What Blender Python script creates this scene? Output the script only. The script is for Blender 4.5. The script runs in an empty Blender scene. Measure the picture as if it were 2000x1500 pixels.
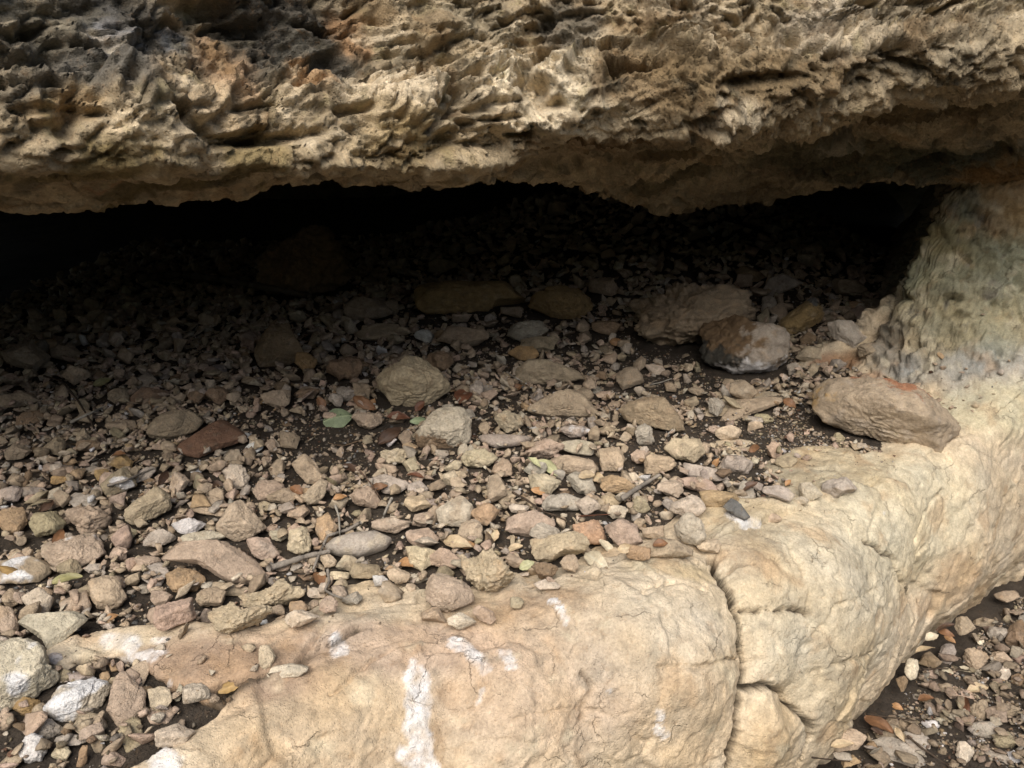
import bpy, math, random
import numpy as np
from mathutils import Vector
from mathutils.bvhtree import BVHTree

SC = bpy.context.scene
COL = SC.collection
R = math.radians
rng = np.random.default_rng(11)
f32 = np.float32

# ------------------------------------------------------------------ camera model
CAM = np.array([0.0, 0.0, 0.95]); PITCH = R(20.0); FPX = 1570.0      # photo pixels, 2000 x 1500
def ray(px, py):
    v = (750.0 - py) / FPX
    d = np.array([(px - 1000.0) / FPX, math.cos(PITCH) + v * math.sin(PITCH), -math.sin(PITCH) + v * math.cos(PITCH)])
    return d
def project(P):
    P = np.asarray(P, float) - CAM
    f = P[..., 1] * math.cos(PITCH) - P[..., 2] * math.sin(PITCH)
    u = P[..., 1] * math.sin(PITCH) + P[..., 2] * math.cos(PITCH)
    return 1000 + FPX * P[..., 0] / f, 750 - FPX * u / f, f

# ------------------------------------------------------------------ noise
_G = np.random.default_rng(3).normal(size=(256, 3)); _G = (_G / np.linalg.norm(_G, axis=1)[:, None]).astype(f32)
def _hash(ix, iy, iz, seed):
    with np.errstate(over='ignore'):
        h = ix.astype(np.uint32) * np.uint32(374761393) + iy.astype(np.uint32) * np.uint32(668265263) + iz.astype(np.uint32) * np.uint32(2147483647) + np.uint32(seed * 7919 + 13)
        h = (h ^ (h >> np.uint32(13))) * np.uint32(1274126177)
        h = h ^ (h >> np.uint32(16))
        h = h * np.uint32(2246822519)
        return h ^ (h >> np.uint32(15))
def perlin(p, seed=0):
    p = np.asarray(p, f32); out = np.empty(len(p), f32)
    for s in range(0, len(p), 120000):
        q = p[s:s + 120000]; i = np.floor(q); fr = q - i; i = i.astype(np.int64)
        w = fr * fr * fr * (fr * (fr * 6 - 15) + 10); acc = np.zeros(len(q), f32)
        for dx in (0, 1):
            wx = w[:, 0] if dx else 1 - w[:, 0]
            for dy in (0, 1):
                wy = wx * (w[:, 1] if dy else 1 - w[:, 1])
                for dz in (0, 1):
                    wz = wy * (w[:, 2] if dz else 1 - w[:, 2])
                    g = _G[_hash(i[:, 0] + dx, i[:, 1] + dy, i[:, 2] + dz, seed) & np.uint32(255)]
                    acc += wz * ((fr[:, 0] - dx) * g[:, 0] + (fr[:, 1] - dy) * g[:, 1] + (fr[:, 2] - dz) * g[:, 2])
        out[s:s + 120000] = acc
    return out * 1.6
def fbm(p, oct=4, seed=0, gain=0.5, lac=2.03):
    p = np.asarray(p, f32); a = 1.0; t = 0; out = np.zeros(len(p), f32)
    for k in range(oct):
        out += a * perlin(p, seed + k); t += a; a *= gain; p = p * lac + 1.7
    return out / t
def ridged(p, oct=4, seed=0, gain=0.55, lac=2.05):
    p = np.asarray(p, f32); a = 1.0; t = 0; out = np.zeros(len(p), f32)
    for k in range(oct):
        out += a * (1 - 2 * np.abs(perlin(p, seed + k))); t += a; a *= gain; p = p * lac + 3.1
    return out / t
def worley(p, seed=0):
    p = np.asarray(p, f32); F1 = np.empty(len(p), f32); F2 = np.empty(len(p), f32); ID = np.empty(len(p), f32)
    for s in range(0, len(p), 120000):
        q = p[s:s + 120000]; i = np.floor(q).astype(np.int64); a = np.full(len(q), 9, f32); b = np.full(len(q), 9, f32); c = np.zeros(len(q), f32)
        for dx in (-1, 0, 1):
            for dy in (-1, 0, 1):
                for dz in (-1, 0, 1):
                    j = i + np.array([dx, dy, dz]); h = _hash(j[:, 0], j[:, 1], j[:, 2], seed)
                    o = np.stack([(h & np.uint32(1023)), ((h >> np.uint32(10)) & np.uint32(1023)), ((h >> np.uint32(20)) & np.uint32(1023))], 1).astype(f32) / 1023
                    d = np.sqrt(((j + o - q) ** 2).sum(1)).astype(f32)
                    m = d < a
                    b = np.where(m, a, np.minimum(b, d)); c = np.where(m, (h & np.uint32(4095)).astype(f32) / 4095, c); a = np.where(m, d, a)
        F1[s:s + 120000] = a; F2[s:s + 120000] = b; ID[s:s + 120000] = c
    return F1, F2, ID
def facets(p, seed, tilt=1.0):
    """broken-rock relief: every cell is a little plane with its own height and slope; returns (height, distance to the cell's border)"""
    p = np.asarray(p, f32); out = np.empty(len(p), f32); edge = np.empty(len(p), f32)
    for s in range(0, len(p), 120000):
        q = p[s:s + 120000]; i = np.floor(q).astype(np.int64); a = np.full(len(q), 9, f32); b = np.full(len(q), 9, f32); best = np.zeros(len(q), f32)
        for dx in (-1, 0, 1):
            for dy in (-1, 0, 1):
                for dz in (-1, 0, 1):
                    j = i + np.array([dx, dy, dz]); h = _hash(j[:, 0], j[:, 1], j[:, 2], seed)
                    o = np.stack([(h & np.uint32(1023)), ((h >> np.uint32(10)) & np.uint32(1023)), ((h >> np.uint32(20)) & np.uint32(1023))], 1).astype(f32) / 1023
                    e = (q - j - o).astype(f32); d = np.sqrt((e ** 2).sum(1)); m = d < a
                    hv = (h & np.uint32(4095)).astype(f32) / 4095 - .5 + tilt * (_G[(h >> np.uint32(7)) & np.uint32(255)] * e).sum(1)
                    b = np.where(m, a, np.minimum(b, d)); best = np.where(m, hv, best); a = np.where(m, d, a)
        out[s:s + 120000] = best; edge[s:s + 120000] = b - a
    return out, edge
def sstep(a, b, x):
    t = np.clip((x - a) / (b - a), 0, 1); return t * t * (3 - 2 * t)
def itp(x, xs, ys): return np.interp(x, xs, ys)
def smooth_itp(x, xs, ys):
    # monotone-ish smooth interpolation: cubic hermite with finite-difference tangents
    xs = np.asarray(xs, float); ys = np.asarray(ys, float); x = np.clip(x, xs[0], xs[-1])
    m = np.gradient(ys, xs); i = np.clip(np.searchsorted(xs, x) - 1, 0, len(xs) - 2)
    h = xs[i + 1] - xs[i]; t = (x - xs[i]) / h
    return (2*t**3-3*t**2+1)*ys[i] + (t**3-2*t**2+t)*h*m[i] + (-2*t**3+3*t**2)*ys[i+1] + (t**3-t**2)*h*m[i+1]

# ------------------------------------------------------------------ mesh helpers
def mesh_from(name, V, F, col=None, extra=None, smooth=True):
    """V (n,3), F (m,3 or 4) arrays -> mesh with a linear colour attribute 'Col'."""
    V = np.asarray(V, f32); F = np.asarray(F, np.int32); k = F.shape[1]
    me = bpy.data.meshes.new(name)
    me.vertices.add(len(V)); me.vertices.foreach_set('co', V.ravel())
    me.loops.add(F.size); me.loops.foreach_set('vertex_index', F.ravel())
    me.polygons.add(len(F)); me.polygons.foreach_set('loop_start', np.arange(0, F.size, k, dtype=np.int32))
    me.update(calc_edges=True)
    if smooth: me.polygons.foreach_set('use_smooth', np.ones(len(F), bool))
    if col is not None:
        a = me.color_attributes.new('Col', 'FLOAT_COLOR', 'POINT')
        c = np.ones((len(V), 4), f32); c[:, :3] = col; a.data.foreach_set('color', c.ravel())
    if extra:
        for n, v in extra.items():
            a = me.attributes.new(n, 'FLOAT', 'POINT'); a.data.foreach_set('value', np.asarray(v, f32))
    return me
def link(name, me, mat=None, parent=None):
    o = bpy.data.objects.new(name, me); COL.objects.link(o)
    if mat is not None and me is not None and not me.materials: me.materials.append(mat)
    if parent is not None: o.parent = parent
    return o
def tag(o, label=None, cat=None, group=None, kind=None):
    for k, v in (('label', label), ('category', cat), ('group', group), ('kind', kind)):
        if v: o[k] = v
    return o
def grid_faces(nu, nv):
    i = np.arange(nu * nv).reshape(nu, nv)
    return np.stack([i[:-1, :-1], i[1:, :-1], i[1:, 1:], i[:-1, 1:]], -1).reshape(-1, 4)
def grid_normals(P):
    du = np.gradient(P, axis=0); dv = np.gradient(P, axis=1); n = np.cross(du, dv)
    return n / (np.linalg.norm(n, axis=-1, keepdims=True) + 1e-12)
def vnoise(p, sc, seed, oct=2):
    return np.stack([fbm(p * sc, oct, seed), fbm(p * sc + 11.3, oct, seed + 40), fbm(p * sc + 27.1, oct, seed + 80)], 1)
def seg_dist(p, A):
    """distance of points p to the polyline A"""
    best = np.full(len(p), 9.0)
    for a, b in zip(A[:-1], A[1:]):
        ab = b - a; t = np.clip(((p - a) @ ab) / (ab @ ab + 1e-12), 0, 1)
        best = np.minimum(best, np.linalg.norm(p - a - t[:, None] * ab, axis=1))
    return best
# ================================================================== ROCK SHELTER: plan and profiles
KX = [-4.5, -1.5, -.8, -.5, -.4, 0, .2, .44, .64, 1.13, 1.65, 2.2, 3.0, 4.5]
KC = [-.5,  .42, .76, 1.00, 1.11, 1.30, 1.415, 1.56, 1.68, 2.0, 2.32, 2.6, 3.0, 3.8]
KA = [.35,  .35, .34, .32, .30, .30, .34, .36, .34, .18, .12, .1, .1, .1]
def Yc(x): return smooth_itp(x, KX, KC)
HF = 0.56                                             # ledge height above the outer ground
def rubble_rise(x, y): return .40 * sstep(2.9, 4.9, y) * np.exp(-((x - .85) / 1.15) ** 2)     # the floor climbs towards the back, right of the middle
def floor_z(x, y):                                    # level of the shelter floor
    return 0.012 * np.clip(y - 1.4, 0, 9) + rubble_rise(x, y) - .03 * sstep(.1, .0, y - Yc(x)) 
PIL = np.array([(3.3, 6.5), (2.5, 5), (1.85, 3.7), (1.50, 3.0), (1.33, 2.70), (1.265, 2.57), (1.33, 2.48), (1.5, 2.42), (1.75, 2.38), (2.5, 2.5), (3.2, 2.9), (4.6, 3.6)])
def pillar_sd(x, y):                                  # + outside the pillar's foot, - inside
    p = np.stack([x, y], -1).reshape(-1, 2); best = np.full(len(p), 99.0); sg = np.ones(len(p))
    for a, b in zip(PIL[:-1], PIL[1:]):
        ab = b - a; t = np.clip(((p - a) @ ab) / (ab @ ab), 0, 1); q = p - a - t[:, None] * ab
        d = np.linalg.norm(q, axis=1); c = ab[0] * q[:, 1] - ab[1] * q[:, 0]
        m = d < best; sg = np.where(m, np.sign(c), sg); best = np.where(m, d, best)
    return np.where(sg > 0, -best, best).reshape(np.shape(x))
def pillar_rise(x, y):
    s = pillar_sd(x, y)
    return np.where(s > 0, .30 * np.exp(-s / .16) , .30 + 4.2 * np.clip(-s, 0, .32))
SLABS = []   # (x, y, rx, ry, rot, lift): bedrock showing through the gravel, filled below
def px_floor(px, py, z=0.0):
    d = ray(px, py); t = (z - CAM[2]) / d[2]; return CAM + t * d
for (px, py, rx, ry, rot, lift) in [(390, 1290, .20, .11, -25, .050), (235, 1262, .12, .05, 0, .045), (600, 1235, .13, .055, 12, .040), (1590, 905, .16, .13, 10, .028), (1450, 795, .20, .06, 25, .03),
                                    (1440, 870, .12, .06, 0, .012), (720, 1165, .12, .07, 10, .03), (1455, 1010, .14, .07, 8, .045), (1640, 735, .18, .06, 5, .045), (1470, 1075, .12, .08, 30, .05), (150, 1275, .08, .05, 0, .03)]:
    c = px_floor(px, py); SLABS.append((c[0], c[1], rx, ry, R(rot), lift))
def rock_top(x, y):                                   # bedrock height behind the crest
    d = y - Yc(x)
    z = -.09 * sstep(.05, .42, d) - .04 * sstep(.3, .9, d) + rubble_rise(x, y) + 0.012 * np.clip(y - 1.4, 0, 9)
    z = z - .07 * sstep(-.40, -.58, x) * sstep(-.03, .08, d)
    for (cx, cy, rx, ry, a, lift) in SLABS:
        u = (x - cx) * math.cos(a) + (y - cy) * math.sin(a); w = -(x - cx) * math.sin(a) + (y - cy) * math.cos(a)
        k = np.clip(1.5 - np.sqrt((u / rx) ** 2 + (w / ry) ** 2), 0, 1); k = k * k * (3 - 2 * k)
        z = z * (1 - k) + (lift - .022 + .012 * np.clip(y - 1.4, 0, 9)) * k
    return z + pillar_rise(x, y)

def nonuni(spans):
    out = []
    for a, b, s in spans: out.append(np.arange(a, b, s))
    return np.concatenate(out + [[spans[-1][1]]])

def rock_base(xs, nv, hstep=.006):
    """parametric bedrock sheet: every column runs from the foot of the ledge face over the crest into the shelter"""
    P = np.zeros((len(xs), nv, 3))
    for i, x in enumerate(xs):
        yc = float(Yc(np.array([x]))[0]); A = float(np.interp(x, KX, KA))
        h = np.concatenate([np.linspace(1.1, .12, 90) , np.geomspace(.12, .0008, 40)])   # h/HF
        hh = np.clip(h, 0, 1)
        off = A * np.sqrt(np.clip(1 - (1 - hh) ** 2, 0, 1))
        off = off - (.08 * sstep(.72, 1.08, h))                                     # undercut foot
        yf = yc - off; zf = -h * HF + float(pillar_rise(np.array([x]), np.array([yc]))[0])*(1-hh)
        yend = np.interp(x, [-4.5, .7, 1.15, 1.5, 4.5], [yc + .85, yc + .9, 4.6, 5.0, 5.0])
        yi = np.arange(yc + .001, yend, .004); zi = rock_top(np.full(len(yi), x), yi)
        zi[0:1] = zf[-1]
        Y = np.concatenate([yf, yi]); Z = np.concatenate([zf, zi])
        L = np.concatenate([[0], np.cumsum(np.hypot(np.diff(Y), np.diff(Z)) * np.interp(.5 * (Y[1:] + Y[:-1]), [yc + .7, yc + 1.4], [1, .35]))])
        s = np.linspace(0, L[-1], nv)
        P[i, :, 0] = x; P[i, :, 1] = np.interp(s, L, Y); P[i, :, 2] = np.interp(s, L, Z)
    # soften the kinks between columns
    for _ in range(2): P[1:-1, 1:-1] = .5 * P[1:-1, 1:-1] + .125 * (P[:-2, 1:-1] + P[2:, 1:-1] + P[1:-1, :-2] + P[1:-1, 2:])
    return P

# ---- roof: keyed profiles along x. (photo pixel column, edge row, edge Y, lip row, lip Y, face Y at the top of the picture)
def zrow(py, Y):
    v = (750.0 - py) / FPX; yy = math.cos(PITCH) + v * math.sin(PITCH); zz = -math.sin(PITCH) + v * math.cos(PITCH)
    return CAM[2] + Y / yy * zz, Y / yy
ROOF = [(-1900, 620, 2.00, 800, 2.20, 2.08), (-600, 350, 1.98, 450, 2.20, 2.04), (0, 305, 1.97, 392, 2.20, 2.02), (200, 318, 1.96, 384, 2.15, 2.02), (400, 322, 1.95, 370, 2.10, 2.03), (560, 326, 1.95, 348, 2.04, 2.06), (700, 328, 1.95, 350, 2.04, 2.06),  # leftmost keys lie out of view, brought down to block side light
        (900, 326, 1.95, 352, 2.06, 2.03), (1000, 305, 1.96, 350, 2.14, 2.01), (1120, 248, 1.97, 362, 2.30, 2.0), (1250, 232, 1.97, 383, 2.46, 2.0), (1400, 210, 1.98, 406, 2.60, 2.0), (1550, 180, 1.98, 402, 2.72, 2.0),
        (1700, 150, 1.99, 386, 2.78, 2.02), (1850, 125, 2.0, 372, 2.66, 2.03), (2000, 100, 2.0, 360, 2.58, 2.04), (2400, 70, 2.05, 350, 2.5, 2.1), (3400, 60, 2.3, 350, 2.8, 2.35)]
def roof_base(xs, nv):
    kx = []; prof = []
    for (px, er, eY, lr, lY, tY) in ROOF:
        sh = .15 + float(np.interp(px, [-600, 0, 500, 1000], [.60, .53, .28, 0])); eY -= sh; tY -= sh - .0 * float(np.interp(px, [1100, 1700], [1, .4])); lY -= float(np.interp(px, [1000, 1700], [1, 0])) * sh
        ez, et = zrow(er, eY); lz, lt = zrow(lr, lY); tz, tt = zrow(0, tY)
        kx.append((px - 1000) / FPX * et)
        m1 = (eY + .25 * (tY - eY) - .02, ez + .35 * (tz - ez)); m2 = (eY + .7 * (tY - eY), ez + .7 * (tz - ez))
        u1 = (eY + .40 * (lY - eY), ez + .28 * (lz - ez)); u2 = (eY + .75 * (lY - eY), ez + .66 * (lz - ez))
        bz = 0.012 * 4.4
        prof.append([(tY + 1.3, 5.5), (tY + .55, 3.2), (tY + .16, 1.9), (tY + .03, tz + .25), (tY, tz), m2, m1, (eY, ez), u1, u2, (lY, lz), (lY + .08, lz + .012), (lY + .4, lz + .05), (lY + 1.2, lz + .04), (5.2, .50), (5.7, .30), (5.9, -.3)])
    kx = np.array(kx); prof = np.array(prof); K = prof.shape[1]
    P = np.zeros((len(xs), nv, 3))
    ctl = np.stack([np.stack([smooth_itp(xs, kx, prof[:, k, c]) for c in (0, 1)], -1) for k in range(K)], 1)   # (nx,K,2)
    wt = np.array([.12, .3, .7, 1, 1, 1, 1, 1, 1, 1, 1, .4, .3, .2, .2, .2])
    for i in range(len(xs)):
        c = ctl[i]; seg = np.hypot(*np.diff(c, axis=0).T); L0 = np.concatenate([[0], np.cumsum(seg)])
        s = np.linspace(0, L0[-1], 900); y = smooth_itp(s, L0, c[:, 0]); z = smooth_itp(s, L0, c[:, 1])
        w = np.interp(s, .5 * (L0[1:] + L0[:-1]), wt)
        L = np.concatenate([[0], np.cumsum(np.hypot(np.diff(y), np.diff(z)) * .5 * (w[1:] + w[:-1]))])
        q = np.linspace(0, L[-1], nv)
        P[i, :, 0] = xs[i]; P[i, :, 1] = np.interp(q, L, y); P[i, :, 2] = np.interp(q, L, z)
    return P
def bvh_of(P):
    nu, nv = P.shape[:2]; return BVHTree.FromPolygons([tuple(v) for v in P.reshape(-1, 3)], [tuple(int(k) for k in f) for f in grid_faces(nu, nv)])
def hit(bvh, px, py):
    d = ray(px, py); r = bvh.ray_cast(Vector(CAM), Vector(d).normalized(), 30)
    return None if r[0] is None else np.array(r[0])

# ------------------------------------------------------------------ bedrock sheet
def zones(P, bvh, spec, base, seed, warp=.03):
    """albedo zones: soft-edged patches of stone colour, laid out on the surface in metres"""
    col = np.tile(np.array(base, f32), (len(P), 1)); pw = P + warp * vnoise(P, 9, seed) + .3 * warp * vnoise(P, 40, seed + 5)
    for (px, py, rp, c, s) in spec:
        h = hit(bvh, px, py)
        if h is None: continue
        rx, ry = rp if isinstance(rp, tuple) else (rp, rp)
        t = np.linalg.norm(h - CAM) / FPX
        d = pw - h; q = np.sqrt((d[:, 0] / (rx * t)) ** 2 + ((d[:, 1] ** 2 + d[:, 2] ** 2) / (ry * t * (1.0)) ** 2))
        k = (s * sstep(1.25, .55, q))[:, None].astype(f32)
        col = col * (1 - k) + np.array(c, f32) * k
    return col

CREAM = (.535, .435, .305); YELL = (.54, .47, .36); ORNG = (.47, .345, .215); PINK = (.44, .325, .235); OLIV = (.30, .275, .165); GREY = (.27, .26, .235)
xs_r = nonuni([(-4.4, -1.6, .05), (-1.6, -1.0, .012), (-1.0, .39, .0042), (.39, .475, .0016), (.475, 2.0, .0042), (2.0, 4.4, .04)])
RB = rock_base(xs_r, 560)
RBc = rock_base(nonuni([(-4.4, -1.2, .1), (-1.2, 2.0, .02), (2.0, 4.4, .1)]), 160); bvh_r = bvh_of(RBc)
def trace(bvh, pts, P, xpad=.25):
    """a line drawn over the surface: dense points snapped to the sheet's own vertices"""
    q = np.array(pts, float); n = max(2, int(np.hypot(*np.diff(q, axis=0).T).sum() / 9)); s = np.concatenate([[0], np.cumsum(np.hypot(*np.diff(q, axis=0).T))]); t = np.linspace(0, s[-1], n)
    A = [hit(bvh, np.interp(u, s, q[:, 0]), np.interp(u, s, q[:, 1])) for u in t]; A = np.array([a for a in A if a is not None])
    if len(A) < 2: return A
    m = np.all((P > A.min(0) - .12) & (P < A.max(0) + .12), axis=1); S = P[m]
    return np.array([S[np.argmin(((S - a) ** 2).sum(1))] for a in A])
def build_rock():
    N = grid_normals(RB); P = RB.reshape(-1, 3); N = N.reshape(-1, 3)
    N = np.where((N[:, 2:3] + -1.0 * N[:, 1:2]) < 0, -N, N)
    d = np.zeros(len(P))
    sdp = pillar_sd(P[:, 0], P[:, 1]); wall = sstep(.24, .02, sdp)                 # rough, nodular pillar
    face = sstep(.10, -.02, P[:, 1] - Yc(P[:, 0]))
    # named swellings and hollows of the ledge
    for (px, py, rp, amp) in [(1270, 1240, 190, .050), (1040, 1460, 140, .035), (870, 1340, 60, -.03), (900, 1420, 60, -.02), (1150, 1380, 60, -.012), (640, 1380, 150, .015),
                              (1640, 1240, 170, .045), (1490, 1430, 85, .035), (1590, 1120, 90, .02), (1480, 1130, 80, .03), (1500, 1250, 60, .015), (1800, 1140, 50, -.03), (1880, 1100, 90, .03), (1530, 1370, 40, -.03), (1690, 1350, 70, -.02),
                              (1255, 1330, 90, .012), (1270, 1450, 60, -.008), (1560, 1340, 60, -.012), (1370, 1330, 80, .02), (1740, 1010, 110, .02), (1900, 960, 80, .02), (500, 1400, 90, .01), (960, 1260, 40, -.012)]:
        h = hit(bvh_r, px, py)
        if h is None: continue
        r = rp * np.linalg.norm(h - CAM) / FPX
        q = np.linalg.norm(P - h, axis=1) / r; d += amp * np.exp(-1.4 * q ** 2.4)
    pw = P + .03 * vnoise(P, 6, 5)
    d += .022 * fbm(P * 3.2, 3, 21) * (.4 + .6 * face) + .006 * fbm(pw * 7, 3, 31) + .0012 * ridged(pw * np.array([17, 17, 14]), 3, 41) + .0016 * fbm(P * 60, 3, 51)
    # flaky steps: quantised noise gives little scarps like spalled limestone
    q = fbm(pw * 5.5, 4, 61) * 5; st = q - np.floor(q); d += .0045 * (np.floor(q) + sstep(.80, 1.0, st) - q) * (.5 + .5 * face)
    f1, f2, idc = worley((P + .035 * vnoise(P, 12, 71)) * np.array([11, 11, 9]), 4)
    gate = sstep(-.05, .25, fbm(P * 4, 2, 77))
    d += -.003 * np.exp(-((f2 - f1) / .02) ** 2) * gate * (1 - .6 * wall)
    fh, fe = facets((P + .04 * vnoise(P, 8, 73)) * np.array([6, 6, 6]), 6, .8); d += .010 * fh * sstep(0, .06, fe) * (1 - .5 * wall)
    fh, fe = facets((P + .02 * vnoise(P, 16, 75)) * 17, 7, .8); d += .0020 * fh * sstep(0, .2, fe)
    # nodular pillar and wall
    pv = P + .02 * vnoise(P, 18, 81); g1, g2, gi = worley(pv * np.array([24, 24, 26]), 9); h1, h2, hi = worley(pv * 52, 10)
    wf, we = facets(pv * np.array([8, 8, 10]), 11, 1.0); wg, we2 = facets((P + .012 * vnoise(P, 30, 83)) * np.array([21, 21, 26]), 12, 1.0)
    d += wall * (.030 * fbm(P * 6, 5, 91, .6) + .016 * ridged(P * 11, 4, 95) + .022 * wf * sstep(0, .2, we) + .015 * wg * sstep(0, .2, we2) + .008 * ridged(P * 40, 3, 97) - .03 * sstep(.2, .45, fbm(P * 14, 3, 99)))
    # long cracks, drawn along the surface
    CR = [([(1385, 1085), (1412, 1130), (1432, 1190), (1450, 1270), (1452, 1310), (1440, 1380), (1432, 1440), (1425, 1520)], .0068, .12),
          ([(1440, 1192), (1490, 1196), (1540, 1192), (1565, 1196)], .0045, .022), ([(1452, 1343), (1500, 1340), (1530, 1352), (1548, 1380), (1572, 1412), (1580, 1440), (1568, 1500)], .006, .045),
          ([(1415, 1118), (1470, 1112), (1530, 1100)], .005, .012), ([(1560, 1200), (1562, 1160), (1530, 1070), (1480, 1050)], .005, .012), ([(1260, 1310), (1330, 1302), (1400, 1290), (1440, 1285)], .005, .014),
          ([(985, 1405), (1050, 1385), (1130, 1380), (1180, 1400), (1230, 1440), (1290, 1440)], .004, .006), ([(760, 1270), (700, 1310), (650, 1360)], .004, .01), ([(1110, 1290), (1150, 1340), (1130, 1400)], .005, .012),
          ([(1680, 1060), (1740, 1090), (1752, 1130), (1790, 1180)], .006, .018), ([(1800, 1140), (1790, 1220), (1760, 1290)], .006, .02), ([(1600, 1290), (1670, 1275), (1720, 1240)], .005, .012),
          ([(1560, 1260), (1600, 1180), (1700, 1150)], .004, .01), ([(940, 1290), (950, 1350), (920, 1420)], .005, .008), ([(215, 1400), (290, 1372), (330, 1398), (400, 1390), (445, 1345), (500, 1326)], .022, .055), ([(500, 1326), (570, 1290), (640, 1262), (705, 1222)], .010, .016), ([(560, 1300), (600, 1270), (640, 1210)], .006, .012), ([(150, 1300), (230, 1310), (300, 1350)], .014, .03), ([(1230, 1180), (1300, 1150), (1370, 1160)], .004, .008), ([(1840, 960), (1800, 1010), (1780, 1060)], .005, .01)]
    pc = P + .011 * vnoise(P, 22, 101) + .004 * vnoise(P, 80, 103)
    dc = np.zeros(len(P))
    for pts, w, dep in CR:
        A = trace(bvh_r, pts, P)
        if len(A) < 2: continue
        lo = A.min(0) - .08; hi_ = A.max(0) + .08; m = np.all((P > lo) & (P < hi_), axis=1)
        dd = seg_dist(pc[m], A); e = np.exp(-(dd / (w * (1 + .45 * fbm(P[m] * 14, 2, 109)))) ** 4) * np.clip(.75 + .7 * fbm(P[m] * 25, 2, 107), .35, 1.2); dc[m] = np.maximum(dc[m], dep * e); d[m] -= (.30 * min(dep, .05) + (.011 if dep > .1 else 0)) * np.exp(-dd / (3.2 * w if dep < .1 else .030))
    sw = sstep(-.015, .01, P[:, 2] + HF * 1.02)
    stain_mask = None
    d = d - dc; sd_dir = np.array([.10, 0, 0])
    d = d + .004 * wall * ridged(P * 70, 2, 119)
    P2 = P + N * (d * (.3 + .7 * sw))[:, None] + dc[:, None] * sd_dir + (.006 * vnoise(P, 30, 111)) * (.4 + wall)[:, None]
    # ---- stone colour
    Z = [(700, 1450, (380, 150), ORNG, .55), (1080, 1300, (260, 170), PINK, .55), (760, 1260, (300, 70), PINK, .8), (400, 1300, (230, 100), (.31, .215, .145), .9), (1250, 1240, (170, 110), CREAM, .7), (1300, 1190, 120, YELL, .6),
         (1340, 1400, (120, 120), (.52, .40, .26), .7), (1620, 1200, (260, 220), (.545, .475, .345), .8), (1780, 1000, (300, 150), (.54, .475, .335), .8), (1860, 1130, (80, 60), ORNG, .85), (1900, 1180, (60, 60), ORNG, .7), (1460, 1080, 60, ORNG, .5), (1500, 1450, 90, (.50, .38, .235), .7),
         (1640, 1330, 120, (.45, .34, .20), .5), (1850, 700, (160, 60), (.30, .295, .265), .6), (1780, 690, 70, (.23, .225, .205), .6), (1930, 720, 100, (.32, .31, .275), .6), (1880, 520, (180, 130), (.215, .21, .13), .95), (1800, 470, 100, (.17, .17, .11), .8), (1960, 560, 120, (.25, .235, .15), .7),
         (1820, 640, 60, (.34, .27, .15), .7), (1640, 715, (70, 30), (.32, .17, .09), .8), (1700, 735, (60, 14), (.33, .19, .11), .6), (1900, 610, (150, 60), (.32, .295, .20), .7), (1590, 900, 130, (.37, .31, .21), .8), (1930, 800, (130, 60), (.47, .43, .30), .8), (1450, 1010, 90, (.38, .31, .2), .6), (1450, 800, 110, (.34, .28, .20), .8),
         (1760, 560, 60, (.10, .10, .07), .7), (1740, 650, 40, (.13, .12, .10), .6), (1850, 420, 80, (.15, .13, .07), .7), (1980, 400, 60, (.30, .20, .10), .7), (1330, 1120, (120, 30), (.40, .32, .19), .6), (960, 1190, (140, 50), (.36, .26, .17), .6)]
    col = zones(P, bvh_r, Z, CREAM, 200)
    n = fbm(pw * 5, 3, 211)[:, None]; col = col * (1 + .22 * n) + np.array([.05, .01, -.03], f32) * fbm(pw * 8, 3, 221)[:, None]
    m = sstep(.10, .42, fbm(pw * 12, 4, 231))[:, None] * .40; col = col * (1 - m) + np.array([.36, .22, .11], f32) * m
    m = sstep(.15, .5, fbm(pw * 14, 4, 241))[:, None] * .5; col = col * (1 - m) + np.array([.60, .53, .38], f32) * m
    m = sstep(.22, .5, fbm(pw * 22, 4, 251))[:, None] * (.35 + .55 * wall[:, None]); col = col * (1 - m) + np.array([.17, .155, .12], f32) * m
    # white bird-lime stains (own outlines)
    wh = np.zeros(len(P)); pq = P + .010 * vnoise(P, 35, 261) + .004 * vnoise(P, 110, 263)
    for pts, w, s in [([(815, 1320), (820, 1360), (818, 1410), (822, 1450), (830, 1500), (838, 1530)], .023, 1), ([(812, 1480), (800, 1478)], .02, 1), ([(890, 1252), (915, 1262), (925, 1275), (940, 1290), (945, 1300)], .016, .9), ([(985, 1275), (990, 1285)], .013, .8),
                      ([(660, 1245), (663, 1275)], .014, .9), ([(1080, 1182), (1105, 1222)], .007, 1), ([(1265, 1385), (1270, 1395)], .008, .8), ([(1272, 1415), (1285, 1435)], .008, .9), ([(210, 1243), (250, 1250), (255, 1265)], .016, .9), ([(255, 1287), (290, 1276), (310, 1272)], .014, .9), ([(300, 1247), (320, 1246)], .008, .8),
                      ([(945, 1350), (930, 1375)], .005, .8), ([(1430, 1010), (1450, 1028), (1475, 1030)], .016, 1), ([(195, 1290), (240, 1300)], .01, .5), ([(300, 1480), (330, 1490)], .02, .9), ([(810, 1290), (800, 1300)], .006, .5), ([(320, 1334), (320, 1338)], .006, .8), ([(1180, 1350), (1184, 1356)], .005, .6), ([(1720, 1005), (1724, 1008)], .005, .6), ([(1000, 1305), (985, 1310)], .006, .7)]:
        A = trace(bvh_r, pts, P)
        if len(A) < 2: continue
        m = np.all((P > A.min(0) - .08) & (P < A.max(0) + .08), axis=1)
        wh[m] = np.maximum(wh[m], s * sstep(1.15, .75, seg_dist(pq[m], A) / w))
    wh *= np.clip(.75 + 1.1 * fbm(P * 45, 3, 271), .15, 1); wh = wh[:, None]
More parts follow.
